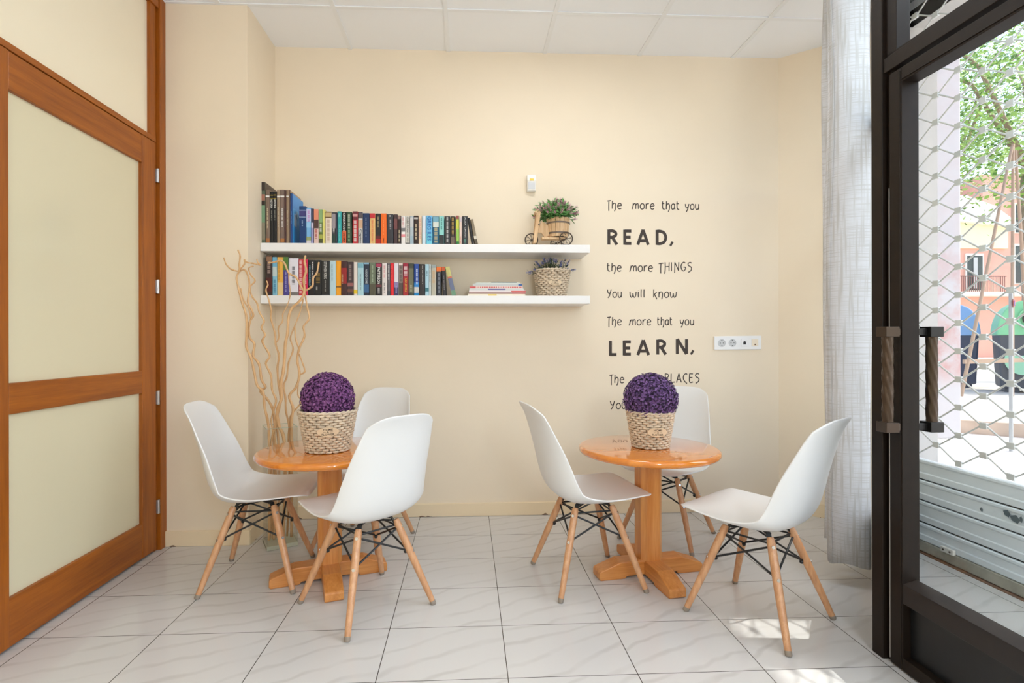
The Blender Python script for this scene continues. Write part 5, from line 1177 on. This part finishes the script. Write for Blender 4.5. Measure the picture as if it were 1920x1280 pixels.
MB().beam((.02, -.03, .60), (1.5, .16, .62), .04, .07).build('cross_rail', m_stk, tsr)

# trees
m_lf1 = mat('yellow_green_leaf', (164, 196, 104), .5, trans=.45, vary=.25, vscale=1.5); m_lf2 = mat('deep_leaf', (96, 136, 62), .5, trans=.4); m_bk = mat('plane_bark', (168, 142, 124), .85, vary=.3, vscale=5)  # two leaf greens, picked at random per leaf
def tree(label, loc, rt, h, c, R, n, seed, ls=.09):
    t = thing('plane_tree', label, 'tree', loc, 0, 'trees across the street')
    rnd = random.Random(seed)
    tk = MB(); tk.tube([(0, 0, 0), (.05, 0, h * .3), (-.04, .04, h * .65), (.06, 0, h)], [rt * 1.15, rt, rt * .85, rt * .55], 14)
    for k in range(6):
        a = k * 1.05; tk.tube([(0, 0, h * .7), (math.cos(a) * R[0] * .4, math.sin(a) * R[1] * .4, c[2] + .3), (math.cos(a) * R[0] * .8, math.sin(a) * R[1] * .8, c[2] + R[2] * .4)], [rt * .26, rt * .15, .02], 8)
    tk.build('trunk', m_bk, t, smooth=True)
    mb = MB(); cl = []
    for i in range(n // 28):
        d = Vector((rnd.gauss(0, 1), rnd.gauss(0, 1), rnd.gauss(0, 1))).normalized() * rnd.uniform(.35, 1) ** .6
        cl.append(Vector((c[0] + d.x * R[0], c[1] + d.y * R[1], c[2] + d.z * R[2])))
    for q in cl:
        for k in range(28):
            p = q + Vector((rnd.gauss(0, .28), rnd.gauss(0, .28), rnd.gauss(0, .24))); u = Vector((rnd.uniform(-1, 1), rnd.uniform(-1, 1), rnd.uniform(-1, .4))).normalized(); w = u.orthogonal().normalized()
            s = ls * rnd.uniform(.7, 1.4)
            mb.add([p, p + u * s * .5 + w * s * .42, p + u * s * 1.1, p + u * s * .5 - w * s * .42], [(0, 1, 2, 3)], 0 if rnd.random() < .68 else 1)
    mb.build('foliage', [m_lf1, m_lf2], t)
tree('leafy tree with a pale brown trunk across the street, seen through the shutter', (13.0, 11.6, .12), .26, 6.5, (-.5, -.6, 6.9), (3.4, 2.4, 3.1), 17000, 4)
tree('second leafy tree further back, left of the trunk and above the pink house', (16.0, 17.3, .12), .25, 7.5, (-.2, .3, 9.0), (3.4, 3.2, 3.2), 7000, 8, .14)

# pink house
hs = thing('pink_house', 'pink rendered house with cream upper band across the street', 'building', (31, 28, 0))
m_pinkw = mat('salmon_render', (226, 168, 148), .8, vary=.04, vscale=1); m_crw = mat('cream_render', (246, 226, 188), .8); m_sht = mat('dark_green_shutter', (70, 78, 74), .6); m_wh = mat('white_trim', (240, 232, 220), .7)
MB().box(-9, 0, -.3, 12, 8, 7.4).box(-2.6, .05, 7.3, 12, 8, 10.2).build('wall', m_pinkw, hs)
MB().box(-9, -.15, 6.1, -1.35, .1, 7.6).build('cream_upper_storey', m_crw, hs)
cn = MB(); cn.slab([(-9, -.45, 9.0), (-4, -.45, 8.9), (-2.4, -.45, 8.35), (-1.2, -.45, 7.5), (-1.2, -.45, 7.25), (-9, -.45, 7.9)], (0, 1.2, 0)); cn.build('cornice', m_wh, hs)
for x0, z0, w, h in ((-3.6, 3.8, .85, 1.9), (-.83, 4.2, .9, 2.05), (-.8, 7.0, .9, 1.5), (-6.6, 3.8, .85, 1.9)):
    f = MB().box(x0 - .1, -.06, z0 - .05, x0 + w + .1, .1, z0 + h + .12).build('window_surround', m_wh, hs)
    MB().box(x0, -.09, z0, x0 + w, -.05, z0 + h).build('shutter_panel', m_sht, f); 
    MB().box(x0 + w * .36, -.12, z0 + .1, x0 + w * .62, -.085, z0 + h - .1).build('pane', mat('pale_pane', (190, 190, 186), .3), f)
MB().box(-9, -.7, 3.45, 12, 0, 3.66).build('balcony_slab', m_wh, hs)
rl = MB()
for i in range(26): rl.box(-4.8 + i * .11, -.62, 3.66, -4.775 + i * .11, -.6, 4.5)
rl.box(-4.8, -.63, 4.48, -1.95, -.59, 4.53); rl.build('balcony_railing', mat('rusty_railing', (130, 92, 84), .6), hs)
